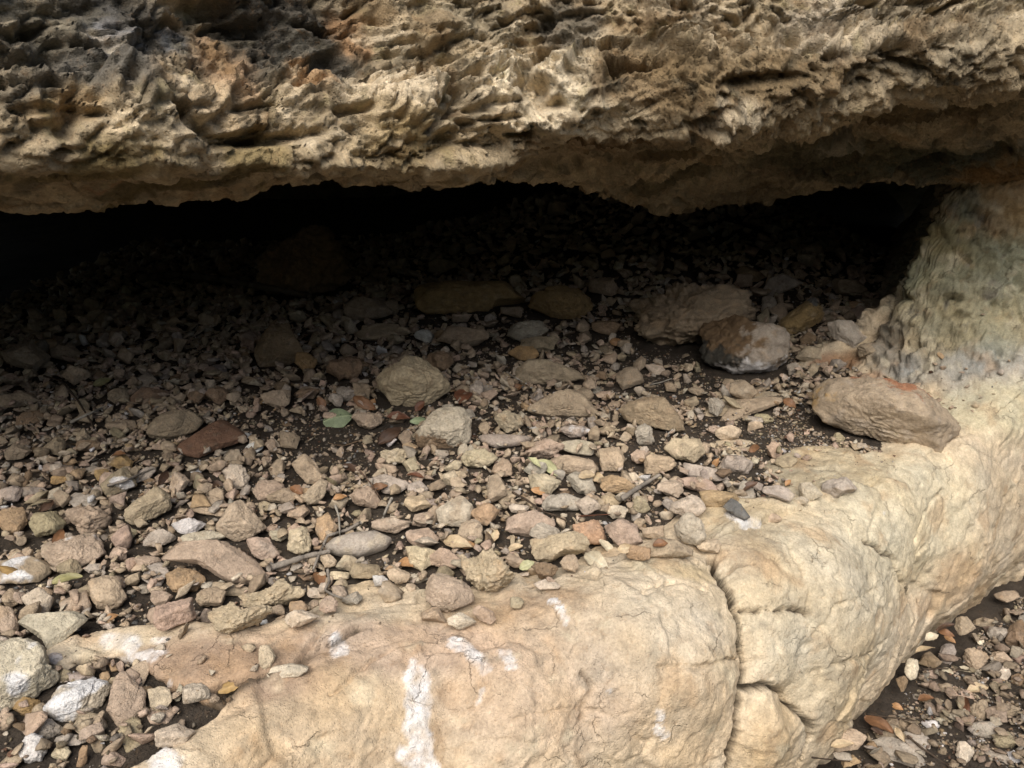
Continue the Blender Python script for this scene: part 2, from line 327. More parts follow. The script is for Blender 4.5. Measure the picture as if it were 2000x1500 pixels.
    P2 = P2 + N * wh * (.002 + .004 * np.clip(fbm(P * 60, 2, 273), 0, 1))[:, None]
    col = col * (1 - .85 * wh) + np.array([.74, .73, .72], f32) * .85 * wh
    k = sstep(.006, .016, dc)[:, None] * .85; col = col * (1 - k) + np.array([.06, .045, .03], f32) * k      # soil packed into the joints, its dark tone also painting in their shade
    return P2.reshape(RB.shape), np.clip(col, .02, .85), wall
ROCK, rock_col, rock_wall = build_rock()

# ------------------------------------------------------------------ roof
xs_c = nonuni([(-4.4, -1.9, .05), (-1.9, -1.38, .012), (-1.38, 1.5, .0040), (1.5, 1.9, .012), (1.9, 3.6, .05)])
CB = roof_base(xs_c, 760)
CBc = roof_base(nonuni([(-4.4, -1.7, .1), (-1.7, 1.75, .025), (1.75, 3.6, .1)]), 150); bvh_c = bvh_of(CBc)
def build_roof():
    P = CB.reshape(-1, 3); N = grid_normals(CB).reshape(-1, 3)
    mid = CB.shape[1] // 3; n0 = N.reshape(CB.shape)[CB.shape[0] // 2, mid]
    if n0[1] > 0: N = -N
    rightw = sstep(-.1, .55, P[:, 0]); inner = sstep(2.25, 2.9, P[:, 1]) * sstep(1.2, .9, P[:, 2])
    dip = np.stack([P[:, 0], P[:, 1], P[:, 2] - .12 * P[:, 0]], 1)                   # beds dip a little to the left
    pw = dip + .05 * vnoise(P, 4.5, 300) + .02 * vnoise(P, 15, 305)
    d = .050 * fbm(pw * np.array([3, 3, 5.5]), 3, 310) + .006 * ridged(pw * np.array([7, 7, 14]), 4, 320) + .004 * ridged(pw * np.array([24, 24, 38]), 3, 330)
    for sc, n, amp, sd_ in ((np.array([3.6, 3.6, 9.5]), 5, .018, 312), (np.array([12, 12, 26]), 5, .009, 314)):
        q = fbm(pw * sc, 3, sd_) * n; st = q - np.floor(q); d += amp * (np.floor(q) + sstep(.75, 1.0, st) - q + .5)   # broken bedding
    calm = .35 + .75 * sstep(-.22, .22, fbm(dip * np.array([4, 4, 7]), 3, 371))
    for sc, amp, tl, sd_, wp, eg in ((np.array([5.5, 5.5, 11.]), .036, 1.0, 31, .03, .09), (np.array([12, 12, 21.]), .022, 1.1, 32, .016, .13), (np.array([27, 27, 42.]), .0115, 1.2, 33, .006, .2), (np.array([55, 55, 80.]), .0045, 1.2, 34, .003, .25)):
        fh, fe = facets((dip + wp * vnoise(P, .35 / wp, 318 + sd_)) * sc, sd_, tl); d += amp * calm * (1 - (.65 if amp < .02 else .25) * sstep(-.1, -.6, N[:, 2])) * (fh * sstep(0, eg, fe) - .55 * (1 - sstep(0, .13, fe)) * sstep(-.1, .25, fbm(dip * sc * .5, 2, sd_ + 90)))
    # pockets and slots
    a = fbm(pw * np.array([7, 7, 17]), 3, 340); d -= .055 * sstep(.22, .42, a)
    a = fbm(pw * np.array([17, 17, 40]), 3, 350); d -= .022 * sstep(.22, .45, a)
    for (px, py, rx, ry, dep) in [(545, 268, 75, 13, .06), (500, 210, 45, 12, .03), (650, 100, 30, 14, .04), (400, 10, 50, 20, .07), (640, 125, 60, 7, .035), (690, 215, 32, 9, .045), (1035, 60, 16, 14, .035), (1060, 85, 70, 10, .03), (480, 45, 40, 18, .04),
                                  (250, 190, 12, 18, .03), (960, 205, 50, 6, .03), (965, 235, 60, 6, .03), (1480, 155, 70, 10, .035), (1190, 165, 18, 30, .04), (780, 170, 22, 10, .02), (820, 130, 80, 8, .025), (30, 120, 50, 8, .02), (60, 215, 26, 10, .03), (1120, 30, 40, 8, .035), (1700, 140, 60, 25, .03), (1250, 30, 10, 40, .03), (880, 265, 40, 12, .03)]:
        h = hit(bvh_c, px, py); t = np.linalg.norm(h - CAM) / FPX; e = P + .018 * vnoise(P, 20, 360) - h if False else P - h
        q = np.sqrt((e[:, 0] / (rx * t)) ** 2 + (e[:, 2] - .1 * e[:, 0]) ** 2 / (ry * t) ** 2 + (e[:, 1] / .3) ** 2); d -= dep * sstep(1.3, .5, q + .35 * fbm(P * 30, 2, 362))
    for (px, py, rp, amp) in [(320, 190, 110, .03), (560, 150, 50, .03), (620, 155, 45, .04), (790, 205, 70, .04), (940, 160, 90, .03), (1130, 170, 80, .045), (480, 185, 50, .03), (300, 250, 90, .03), (1420, 215, 45, .03), (90, 290, 80, .02), (430, 100, 110, -.02), (930, 290, 70, .035), (1640, 280, 60, .03), (650, 40, 120, -.05), (1300, 20, 60, .05), (1640, 60, 70, .05)]:
        h = hit(bvh_c, px, py); t = np.linalg.norm(h - CAM) / FPX; d += amp * np.exp(-(np.linalg.norm(P - h, axis=1) / (rp * t)) ** 3)
    # plant-cast tufa on the upper right: curled, fibrous sheets
    fib = rightw * sstep(.86, .98, P[:, 2] - .05 * P[:, 0])
    tw = P + .09 * vnoise(P, 5, 370); ang = .9 * fbm(P * 2.2, 2, 375)
    ca, sa = np.cos(ang), np.sin(ang); fx = tw[:, 0] * ca + tw[:, 2] * sa; fz = -tw[:, 0] * sa + tw[:, 2] * ca
    fb = np.stack([fx * 16, tw[:, 1] * 12, fz * 60], 1); d += fib * (.016 * ridged(fb, 3, 380) + .010 * fbm(fb * 1.9, 2, 385))
    d += .003 * calm * ridged(P * 75, 2, 390) + .002 * fbm(P * 160, 2, 395)
    d *= (1 - .45 * inner) * np.interp(P[:, 2], [1.3, 2.2, 5], [1, 1.6, 3])
    under = sstep(-.15, -.65, N[:, 2]); d *= 1 - .38 * under * sstep(.3, .0, P[:, 0]) - .15 * under
    d += under * (.007 * facets(pw * np.array([14, 14, 20]), 36, 1.0)[0] + .005 * ridged(pw * 26, 4, 397)) * sstep(.3, .0, P[:, 0])
    d += under * (.015 * facets(pw * np.array([9, 9, 14]), 35, 1.0)[0] + .006 * ridged(pw * 20, 4, 398)) * sstep(.0, .3, P[:, 0])
    P2 = P + N * d[:, None] + .004 * (1 - under)[:, None] * vnoise(pw, 18, 400) * np.array([1, .5, .7])
    pale = (.70, .60, .45)
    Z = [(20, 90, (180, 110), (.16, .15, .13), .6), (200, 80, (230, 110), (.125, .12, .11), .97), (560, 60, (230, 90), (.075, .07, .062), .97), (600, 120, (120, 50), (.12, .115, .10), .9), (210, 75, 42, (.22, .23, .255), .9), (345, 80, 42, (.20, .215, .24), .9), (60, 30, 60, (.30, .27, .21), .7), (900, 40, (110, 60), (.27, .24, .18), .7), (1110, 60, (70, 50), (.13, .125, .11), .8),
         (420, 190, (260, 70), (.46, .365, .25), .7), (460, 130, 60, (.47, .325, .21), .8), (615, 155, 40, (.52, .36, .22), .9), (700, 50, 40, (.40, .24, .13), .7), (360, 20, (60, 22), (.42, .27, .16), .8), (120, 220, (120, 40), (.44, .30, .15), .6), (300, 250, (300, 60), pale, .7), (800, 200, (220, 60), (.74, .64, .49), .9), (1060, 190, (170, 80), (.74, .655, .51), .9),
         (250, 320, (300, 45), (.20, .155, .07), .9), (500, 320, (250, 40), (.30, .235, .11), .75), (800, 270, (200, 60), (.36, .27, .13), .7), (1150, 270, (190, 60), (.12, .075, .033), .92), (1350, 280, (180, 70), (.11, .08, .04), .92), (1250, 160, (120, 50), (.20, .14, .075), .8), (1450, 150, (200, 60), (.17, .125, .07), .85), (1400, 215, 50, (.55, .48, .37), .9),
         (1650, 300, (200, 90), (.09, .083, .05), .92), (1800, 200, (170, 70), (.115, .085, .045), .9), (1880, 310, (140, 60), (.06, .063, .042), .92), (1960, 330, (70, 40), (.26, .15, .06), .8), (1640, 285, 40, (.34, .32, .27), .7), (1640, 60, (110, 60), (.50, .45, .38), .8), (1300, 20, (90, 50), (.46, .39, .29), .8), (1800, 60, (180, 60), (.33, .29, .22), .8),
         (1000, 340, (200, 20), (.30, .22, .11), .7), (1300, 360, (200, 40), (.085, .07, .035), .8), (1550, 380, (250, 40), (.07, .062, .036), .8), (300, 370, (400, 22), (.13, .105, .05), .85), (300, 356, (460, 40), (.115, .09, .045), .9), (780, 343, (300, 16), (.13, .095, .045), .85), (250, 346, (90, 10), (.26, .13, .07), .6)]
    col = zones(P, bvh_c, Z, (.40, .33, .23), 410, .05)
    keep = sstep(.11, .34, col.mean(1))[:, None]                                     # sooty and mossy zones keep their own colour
    n = fbm(pw * 9, 4, 420)[:, None]; col = col * (1 + .5 * n)
    m = sstep(.08, .36, fbm(pw * np.array([9, 9, 13]), 4, 430))[:, None] * .60 * keep; col = col * (1 - m) + np.array([.20, .125, .055], f32) * m
    m = sstep(.12, .42, fbm(pw * np.array([11, 11, 16]) + 3, 4, 440))[:, None] * .70 * keep * (1 - .8 * under)[:, None]; col = col * (1 - m) + np.array([.70, .61, .47], f32) * m
    m = sstep(.15, .42, fbm(pw * np.array([17, 17, 26]), 4, 450))[:, None] * .65; col = col * (1 - m) + np.array([.085, .078, .058], f32) * m
    m = sstep(.18, .42, fbm(pw * 30 + 7, 4, 455))[:, None] * .45 * keep; col = col * (1 - m) + np.array([.30, .26, .14], f32) * m
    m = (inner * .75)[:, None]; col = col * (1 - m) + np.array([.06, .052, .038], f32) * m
    col = col * np.array([1.05, 1.0, .91], f32)
    return P2.reshape(CB.shape), np.clip(col, .015, .8)
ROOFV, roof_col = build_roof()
# ================================================================== MATERIALS (all procedural)
def new_mat(name):
    m = bpy.data.materials.new(name); m.use_nodes = True; nt = m.node_tree; nt.nodes.clear()
    out = nt.nodes.new('ShaderNodeOutputMaterial'); b = nt.nodes.new('ShaderNodeBsdfPrincipled'); nt.links.new(b.outputs[0], out.inputs[0])
    return m, nt, b
def stone_material(name, bumps, rough=.9, speck=.35, crack=None, hue=.08, spec=.25):
    """stone colour from the mesh's own colour attribute, broken up by grain, specks and pits at several sizes"""
    m, nt, b = new_mat(name); N = nt.nodes.new; L = nt.links.new
    geo = N('ShaderNodeNewGeometry'); at = N('ShaderNodeAttribute'); at.attribute_name = 'Col'
    def noise(sc, det, rg=.6, dist=0.0):
        n = N('ShaderNodeTexNoise'); n.inputs['Scale'].default_value = sc; n.inputs['Detail'].default_value = det; n.inputs['Roughness'].default_value = rg; n.inputs['Distortion'].default_value = dist
        L(geo.outputs['Position'], n.inputs['Vector']); return n
    def ramp(src, a, c, lo, hi):
        r = N('ShaderNodeMapRange'); r.inputs[1].default_value = a; r.inputs[2].default_value = c; r.inputs[3].default_value = lo; r.inputs[4].default_value = hi; L(src, r.inputs[0]); return r.outputs[0]
    def mul(col, fac):
        x = N('ShaderNodeMix'); x.data_type = 'RGBA'; x.blend_type = 'MULTIPLY'; x.inputs[0].default_value = 1; L(col, x.inputs[6])
        cmb = N('ShaderNodeCombineColor'); [L(fac, cmb.inputs[i]) for i in range(3)]; L(cmb.outputs[0], x.inputs[7]); return x.outputs[2]
    def mix(col, fac, c):
        x = N('ShaderNodeMix'); x.data_type = 'RGBA'; L(fac, x.inputs[0]); L(col, x.inputs[6]); x.inputs[7].default_value = (*c, 1); return x.outputs[2]
    col = at.outputs['Color']
    col = mul(col, ramp(noise(34, 6, .65).outputs[0], .3, .7, .74, 1.22))
    col = mul(col, ramp(noise(190, 4, .7).outputs[0], .3, .7, .80, 1.18))
    col = mix(col, ramp(noise(55, 5, .7, .4).outputs[0], .56, .74, 0, hue * 4), (.36, .21, .10))
    col = mix(col, ramp(noise(120, 4, .75).outputs[0], .60, .74, 0, speck), (.10, .085, .065))
    h = None
    if crack:
        sc, wid, amt = crack
        wn = noise(9, 5, .65); va = N('ShaderNodeVectorMath'); va.operation = 'SCALE'; va.inputs[3].default_value = .10; L(wn.outputs[1], va.inputs[0])
        vb = N('ShaderNodeVectorMath'); vb.operation = 'ADD'; L(geo.outputs['Position'], vb.inputs[0]); L(va.outputs[0], vb.inputs[1])
        vo = N('ShaderNodeTexVoronoi'); vo.feature = 'DISTANCE_TO_EDGE'; vo.inputs['Scale'].default_value = sc; L(vb.outputs[0], vo.inputs['Vector'])
        line = ramp(vo.outputs['Distance'], 0, wid, 1, 0); gate = ramp(noise(11, 3).outputs[0], .50, .60, 0, amt)
        mm = N('ShaderNodeMath'); mm.operation = 'MULTIPLY'; L(line, mm.inputs[0]); L(gate, mm.inputs[1]); cr = mm.outputs[0]
        col = mix(col, cr, (.085, .065, .04))
        iv = N('ShaderNodeMath'); iv.operation = 'MULTIPLY'; iv.inputs[1].default_value = -1; L(cr, iv.inputs[0]); h = iv.outputs[0]
    prev = None
    if h is not None:
        bp = N('ShaderNodeBump'); bp.inputs['Strength'].default_value = 1; bp.inputs['Distance'].default_value = .004; L(h, bp.inputs['Height']); prev = bp.outputs[0]
    for kind, sc, dist in bumps:
        if kind == 'n': src = noise(sc, 6, .68).outputs[0]
        else:
            vo = N('ShaderNodeTexVoronoi'); vo.inputs['Scale'].default_value = sc; L(geo.outputs['Position'], vo.inputs['Vector']); src = ramp(vo.outputs['Distance'], 0, .42, 0, 1)
        bp = N('ShaderNodeBump'); bp.inputs['Strength'].default_value = 1; bp.inputs['Distance'].default_value = dist; L(src, bp.inputs['Height'])
        if prev is not None: L(prev, bp.inputs['Normal'])
        prev = bp.outputs[0]
    L(prev, b.inputs['Normal']); L(col, b.inputs['Base Color']); b.inputs['Roughness'].default_value = rough; b.inputs['Specular IOR Level'].default_value = spec
    return m
M_LEDGE = stone_material('ledge_limestone', [('n', 45, .0032), ('n', 170, .0020), ('v', 210, .0010)], crack=(9, .014, .45), speck=.25)
M_ROOF = stone_material('roof_tufa', [('n', 36, .009), ('n', 120, .005), ('v', 130, .0025), ('n', 380, .0015)], speck=.4, hue=.10)
M_STONE = stone_material('limestone_rubble', [('n', 90, .0045), ('n', 260, .0022), ('v', 300, .0012)], speck=.42, hue=.06)
M_SOIL = stone_material('dark_soil', [('n', 160, .010), ('v', 240, .005), ('n', 500, .003)], speck=.3, hue=.05)

# ------------------------------------------------------------------ bedrock, roof, soil and outer ground
def sheet(name, P, col, mat, kind='structure'):
    nu, nv = P.shape[:2]; return tag(link(name, mesh_from(name, P.reshape(-1, 3), grid_faces(nu, nv), col), mat), kind=kind)
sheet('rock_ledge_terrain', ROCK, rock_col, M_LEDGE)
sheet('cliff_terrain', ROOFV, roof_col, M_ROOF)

def soil_z(x, y):
    s = pillar_sd(x, y)
    return floor_z(x, y) - .012 + pillar_rise(x, y) * .75 * sstep(-.1, .3, s) - .5 * sstep(.12, -.05, s)
def build_soil():
    # columns start just behind the crest and run to the back wall
    xs = nonuni([(-4.4, -2.0, .06), (-2.0, 1.75, .0075), (1.75, 2.6, .05)]); nv = 420
    P = np.zeros((len(xs), nv, 3)); t = np.linspace(0, 1, nv) ** 1.55
    y0 = Yc(xs) + .015; P[..., 0] = xs[:, None]; P[..., 1] = y0[:, None] + (6.2 - y0)[:, None] * t; P[..., 2] = soil_z(P[..., 0], P[..., 1])
    Q = P.reshape(-1, 3); Q[:, 2] += .018 * fbm(Q * np.array([2.6, 2.6, 0]), 3, 500) + .006 * fbm(Q * np.array([14, 14, 0]), 3, 510) + .0035 * fbm(Q * np.array([70, 70, 0]), 2, 520)
    Q[:, 2] -= .06 * sstep(.10, .0, Q[:, 1] - Yc(Q[:, 0])) * sstep(-.58, -.38, Q[:, 0])
    back = np.clip(Q[:, 1] - 5.0, 0, 2); Q[:, 2] += .30 * back ** 1.5
    n = fbm(Q * 12, 4, 530)[:, None]; col = np.array([.072, .057, .043], f32) * (1 + .5 * n)
    return P, np.clip(col, .008, .3)
SOIL, soil_col = build_soil()
sheet('shelter_floor_terrain', SOIL, soil_col, M_SOIL)

def ground_z(x, y):
    rr = np.hypot(x, y + 1.0)
    return -HF + 8.5 * sstep(4, 22, -y + .15 * np.abs(x)) + np.clip(rr - 60, 0, 2000) * .02  # slope behind the camera is unseen, added to block low sky light
def build_ground():
    xs = nonuni([(-700, -60, 40), (-60, -4, 3), (-4, .4, .12), (.4, 2.5, .009), (2.5, 6, .12), (6, 60, 3), (60, 700, 40)]); ys = nonuni([(-900, -60, 40), (-60, -3, 2), (-3, .9, .1), (.9, 3.0, .009), (3.0, 8, .2), (8, 60, 6), (60, 700, 60)])
    X, Y = np.meshgrid(xs, ys, indexing='ij'); P = np.stack([X, Y, ground_z(X, Y)], -1); Q = P.reshape(-1, 3); near = sstep(9, 3, np.hypot(Q[:, 0], Q[:, 1])); far = 1 - near
    Q[:, 2] += near * (.02 * fbm(Q * np.array([3, 3, 0]), 3, 540) + .005 * fbm(Q * np.array([16, 16, 0]), 3, 550) + .003 * fbm(Q * np.array([80, 80, 0]), 2, 555)) + far * (1.2 * fbm(Q * np.array([.11, .11, 0]), 4, 560) + .4 * fbm(Q * np.array([.5, .5, 0]), 3, 565)) * sstep(5, 14, np.hypot(Q[:, 0], Q[:, 1]))
    n = fbm(Q * 12, 3, 570)[:, None]; col = np.array([.072, .057, .043], f32) * (1 + .5 * n)
    g = (far * .95)[:, None]; col = col * (1 - g) + (np.array([.05, .062, .028], f32) * (1 + .6 * fbm(Q * .3, 3, 575)[:, None])) * g
    return P, np.clip(col, .01, .3)
GROUND, ground_col = build_ground()
sheet('ground', GROUND, ground_col, M_SOIL)

# ================================================================== LIGHT, SKY, CAMERA
SUN_EL, SUN_AZ = R(51), R(-10)      # azimuth measured from straight behind the camera, + = from the right
w = bpy.data.worlds.new('World'); SC.world = w; w.use_nodes = True; nt = w.node_tree; bg = nt.nodes['Background']
sky = nt.nodes.new('ShaderNodeTexSky'); sky.sky_type = 'NISHITA'; sky.sun_disc = False; sky.sun_elevation = SUN_EL; sky.sun_rotation = math.pi - SUN_AZ; sky.dust_density = 4; sky.air_density = 1.2; sky.ozone_density = .6
nt.links.new(sky.outputs[0], bg.inputs[0]); bg.inputs[1].default_value = .058
sd = bpy.data.lights.new('sun', 'SUN'); sd.energy = 1.5; sd.angle = R(46); sd.color = (1.0, .965, .91)
so = bpy.data.objects.new('sun', sd); COL.objects.link(so)
dirv = Vector((math.sin(SUN_AZ) * math.cos(SUN_EL), -math.cos(SUN_AZ) * math.cos(SUN_EL), math.sin(SUN_EL)))
so.rotation_euler = dirv.to_track_quat('Z', 'Y').to_euler(); so.location = (0, -3, 6)
cd = bpy.data.cameras.new('camera'); cam = bpy.data.objects.new('camera', cd); COL.objects.link(cam); cam.location = CAM; cam.rotation_euler = (R(90) - PITCH, 0, 0)
cd.sensor_width = 36; cd.lens = FPX / 2000 * 36; cd.clip_start = .02; cd.clip_end = 4000; SC.camera = cam
SC.view_settings.view_transform = 'Standard'; SC.view_settings.look = 'None'; SC.view_settings.exposure = 1.28; SC.view_settings.gamma = 1
SC.render.engine = 'CYCLES'; SC.cycles.max_bounces = 6; SC.cycles.use_denoising = True
# ================================================================== HEIGHT MAP of everything a stone can rest on
GX0, GY0, GR, GNX, GNY = -3.2, .45, .006, 950, 860
def splat(H, P, dil=0):
    i = np.floor((P[:, 0] - GX0) / GR).astype(int); j = np.floor((P[:, 1] - GY0) / GR).astype(int)
    m = (i >= 0) & (j >= 0) & (i < GNX) & (j < GNY); np.maximum.at(H, (i[m], j[m]), P[m, 2])
def filled(P, n=4):
    H = np.full((GNX, GNY), -9.0); splat(H, P.reshape(-1, 3))
    for _ in range(n):
        Q = np.pad(H, 1, constant_values=-9.0); nb = np.stack([Q[:-2, 1:-1], Q[2:, 1:-1], Q[1:-1, :-2], Q[1:-1, 2:]]); ok = nb > -8
        mean = np.where(ok, nb, 0).sum(0) / np.maximum(ok.sum(0), 1); H = np.where((H < -8) & ok.any(0), mean, H)
    return H
HS = filled(SOIL, 12); HR = filled(ROCK, 2)
gx = GX0 + (np.arange(GNX) + .5) * GR; gy = GY0 + (np.arange(GNY) + .5) * GR
HG = np.full((GNX, GNY), -HF)
H0 = np.maximum(np.maximum(HS, HR), HG); H = H0.copy()
def hget(Hm, x, y):
    i = np.clip(((np.asarray(x) - GX0) / GR).astype(int), 0, GNX - 1); j = np.clip(((np.asarray(y) - GY0) / GR).astype(int), 0, GNY - 1); return Hm[i, j]
def march(px, py, Hm, lift=0.0):
    d = ray(px, py); t = np.arange(.9, 7.0, .003); P = CAM + t[:, None] * d
    b = P[:, 2] < hget(Hm, P[:, 0], P[:, 1]) + lift
    k = int(np.argmax(b)) if b.any() else len(t) - 1
    return P[k], t[k]

# ================================================================== STONE BUILDER
import bmesh
_ICO = {}
def ico(level):
    if level not in _ICO:
        bm = bmesh.new(); bmesh.ops.create_icosphere(bm, subdivisions=level, radius=1); bm.verts.ensure_lookup_table()
        V = np.array([v.co[:] for v in bm.verts], f32); F = np.array([[v.index for v in f.verts] for f in bm.faces], np.int32); bm.free(); _ICO[level] = (V / np.linalg.norm(V, axis=1)[:, None], F)
    return _ICO[level]
def polar(poly, n=180):
    """outline polygon about its centre -> radius for each angle"""
    P = np.asarray(poly, float); Q = np.roll(P, -1, 0); s = np.linspace(0, 1, 60, endpoint=False)[:, None]
    E = np.concatenate([a + s * (b - a) for a, b in zip(P, Q)]); ang = np.arctan2(E[:, 1], E[:, 0]); r = np.hypot(E[:, 0], E[:, 1])
    k = np.floor((ang + math.pi) / (2 * math.pi) * n).astype(int) % n; out = np.zeros(n); np.maximum.at(out, k, r)
    for i in range(n):
        if out[i] == 0: out[i] = out[i - 1] if out[i - 1] > 0 else r.mean()
    out = (np.roll(out, 1) + 2 * out + np.roll(out, -1)) / 4
    return out
def rand_poly(rg, n=None):
    n = n or rg.integers(5, 8); a = np.sort((np.arange(n) + rg.uniform(-.33, .33, n)) / n * 2 * math.pi); r = rg.uniform(.62, 1.15, n)
    P = np.stack([np.cos(a) * r, np.sin(a) * r], 1); mn, mx = P.min(0), P.max(0); return (P - (mn + mx) / 2) / ((mx - mn) / 2)
def stone_shape(rg, ro, hc, level, kind, keep_outline=True, poly=None, rk=1.0):
    """closed stone about the origin: outline radius ro(angle) in its own a-b plane, half thickness hc along c; angular ones are bounded by broken planes"""
    D, F = ico(level); D = D.astype(float); n = len(ro); phi = np.arctan2(D[:, 1], D[:, 0]); f = (phi + math.pi) / (2 * math.pi) * n - .5
    i0 = np.floor(f).astype(int); w = f - i0; rr = ro[i0 % n] * (1 - w) + ro[(i0 + 1) % n] * w
    cp = np.sqrt(D[:, 0] ** 2 + D[:, 1] ** 2); size = ro.mean(); PL = []
    hard = kind in ('ang', 'slab')
    p = {'ang': 30.0, 'slab': 30.0, 'knob': 5.0, 'smooth': 2.6, 'round': 5.0}[kind]
    top = hc * (1 if hard else 1 + .2 * (rg.normal() * D[:, 0] + rg.normal() * D[:, 1]))
    r = ((cp / np.maximum(rr, 1e-6)) ** p + (np.abs(D[:, 2]) / np.maximum(top, .3 * hc) * (.8 if hard else 1)) ** p) ** (-1 / p)
    if hard:
        if poly is not None:                                        # sides: planes through the outline's edges, leaning in or out
            P = np.asarray(poly, float); Q = np.roll(P, -1, 0); area = np.sum(P[:, 0] * Q[:, 1] - P[:, 1] * Q[:, 0])
            for m, e in zip((P + Q) / 2, Q - P):
                n2 = np.array([e[1], -e[0]]) * (1 if area > 0 else -1); n2 /= np.linalg.norm(n2) + 1e-9
                if (P @ n2).max() > m @ n2 + .10 * size: continue
                for sg in (1, -1):
                    be = rg.uniform(.05, .85); nn = np.array([n2[0] * math.cos(be), n2[1] * math.cos(be), sg * math.sin(be)]); PL.append((nn / max(m @ n2 * math.cos(be), .2 * size), 40))
        for k in range(4): PL.append((np.array([rg.normal() * .34 * hc / size, rg.normal() * .34 * hc / size, 1 if k < 3 else -1]) / (hc * rg.uniform(.72, 1.05)), 40))
        for k in range(7):
            q = rg.normal(size=3); q[2] = q[2] + .3 * np.sign(q[2]); q /= np.linalg.norm(q); PL.append((np.array([q[0] / size, q[1] / size, q[2] / hc]) / rg.uniform(.78, 1.12), 40))
    elif kind != 'smooth':
        for _ in range(10):
            q = rg.normal(size=3); q /= np.linalg.norm(q)
            if keep_outline and abs(q[2]) < .38: q[2] = .6 * np.sign(q[2] or 1); q /= np.linalg.norm(q)
            PL.append((np.array([q[0] / size, q[1] / size, q[2] / hc]) / rg.uniform(.60, .96), 22))
    for nn, pp in PL: r = (r ** -pp + np.maximum(D @ nn, 0) ** pp) ** (-1 / pp)
    V = D * r[:, None].astype(f32)
    o = rg.uniform(-50, 50, 3); sc = 1 / size
    a1, a2, a3 = {'ang': (.10, .03, .020), 'knob': (.22, .12, .06), 'slab': (.06, .02, .016), 'smooth': (.04, .008, .0), 'round': (.12, .06, .02)}[kind]
    k = min(1.0, hc / size * 1.6) * rk
    V = V + D * (size * k * (a1 * fbm(V * sc * 1.5 + o, 2, 1) + a2 * ridged(V * sc * 3 + o, 2, 5)))[:, None]
    if kind in ('ang', 'knob', 'slab'):
        # spalled steps: small terraces that catch the light
        q = fbm(V * sc * np.array([1.2, 1.2, 2.6]) + o + 5, 2, 17) * 6; st = q - np.floor(q); V = V + D * (size * k * .05 * (np.floor(q) + sstep(.6, 1, st) - q))[:, None]
    if a3: V = V + D * (size * a3 * (ridged(V * sc * 7 + o, 3, 9)) + .0020 * min(1, size / .03) * fbm(V * 130 + o, 2, 12))[:, None]
    if keep_outline and level >= 6 and kind != 'smooth':
        g = {'ang': .42, 'knob': 1.2, 'round': .6, 'slab': .3}[kind] * min(1, size / .10) * rk
        f1, f2, fi = worley(V * 16 + o, 3); h1, h2, hi = worley(V * 42 + .03 * vnoise(V + o[0], 20, 8), 5)
        V = V + D * (g * (.016 * fbm(V * 9 + o, 3, 21) + .010 * ridged(V * 22 + o, 3, 23) + .014 * (fi - .5) * sstep(0, .12, f2 - f1) + .006 * (.5 - h1) - .008 * np.exp(-((f2 - f1) / .05) ** 2) + .003 * fbm(V * 90 + o, 2, 27)))[:, None]
    if keep_outline:
        tx = ro * np.cos((np.arange(n) + .5) / n * 2 * math.pi - math.pi); ty = ro * np.sin((np.arange(n) + .5) / n * 2 * math.pi - math.pi)
        for c, t in ((0, tx), (1, ty)):
            V[:, c] = (V[:, c] - V[:, c].min()) / (V[:, c].max() - V[:, c].min()) * (t.max() - t.min()) + t.min()
    return V.astype(f32), F
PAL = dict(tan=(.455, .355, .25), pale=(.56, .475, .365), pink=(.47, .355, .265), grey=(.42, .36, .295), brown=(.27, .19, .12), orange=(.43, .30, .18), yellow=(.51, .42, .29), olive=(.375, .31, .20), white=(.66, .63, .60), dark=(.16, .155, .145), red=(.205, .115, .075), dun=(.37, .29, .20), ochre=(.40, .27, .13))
WORD = dict(tan='tan', pale='pale cream', pink='pinkish', grey='grey', brown='brown', orange='orange-tan', yellow='yellowish', olive='olive-tan', white='whitish', dark='dark grey', red='reddish brown', dun='dull brown', ochre='ochre')
def stone_colour(rg, V, c, white=0.0, blotch=None, var=1.0):
    o = rg.uniform(-50, 50, 3); base = np.array(PAL[c], f32) * rg.uniform(.86, 1.10) * (1 + .015 * rg.normal(size=3))
    n = fbm(V * 28 + o, 3, 3)[:, None]; col = base * (1 + .28 * var * n)
    k = (sstep(.08, .40, fbm(V * 22 + o + 9, 3, 4)) * rg.uniform(.1, .5) * var)[:, None]; alt = np.array(PAL[rg.choice(['orange', 'pink', 'grey', 'yellow', 'brown', 'pale'])], f32)
    col = col * (1 - k) + alt * k
    k = (sstep(.2, .42, fbm(V * 45 + o - 7, 3, 6)) * .35 * var)[:, None]; col = col * (1 - k) + np.array([.15, .125, .095], f32) * k
    if blotch:
        for (cc, dirn, lo) in blotch:
            U = V / (np.abs(V).max(0) + 1e-6); q = U @ np.array(dirn, f32) + .75 * fbm(V * 20 + o, 5, 15, .65); k = sstep(lo, lo + .16, q)[:, None]; col = col * (1 - k) + np.array(PAL[cc] if isinstance(cc, str) else cc, f32) * k
    if white > 0:
        k = (sstep(.35 - white, .55 - white, fbm(V * 16 + o + 31, 3, 8) + .25 * V[:, 2] / (np.abs(V[:, 2]).max() + 1e-6)) * .9)[:, None]; col = col * (1 - k) + np.array([.70, .69, .68], f32) * k
    return np.clip(col, .02, .8)

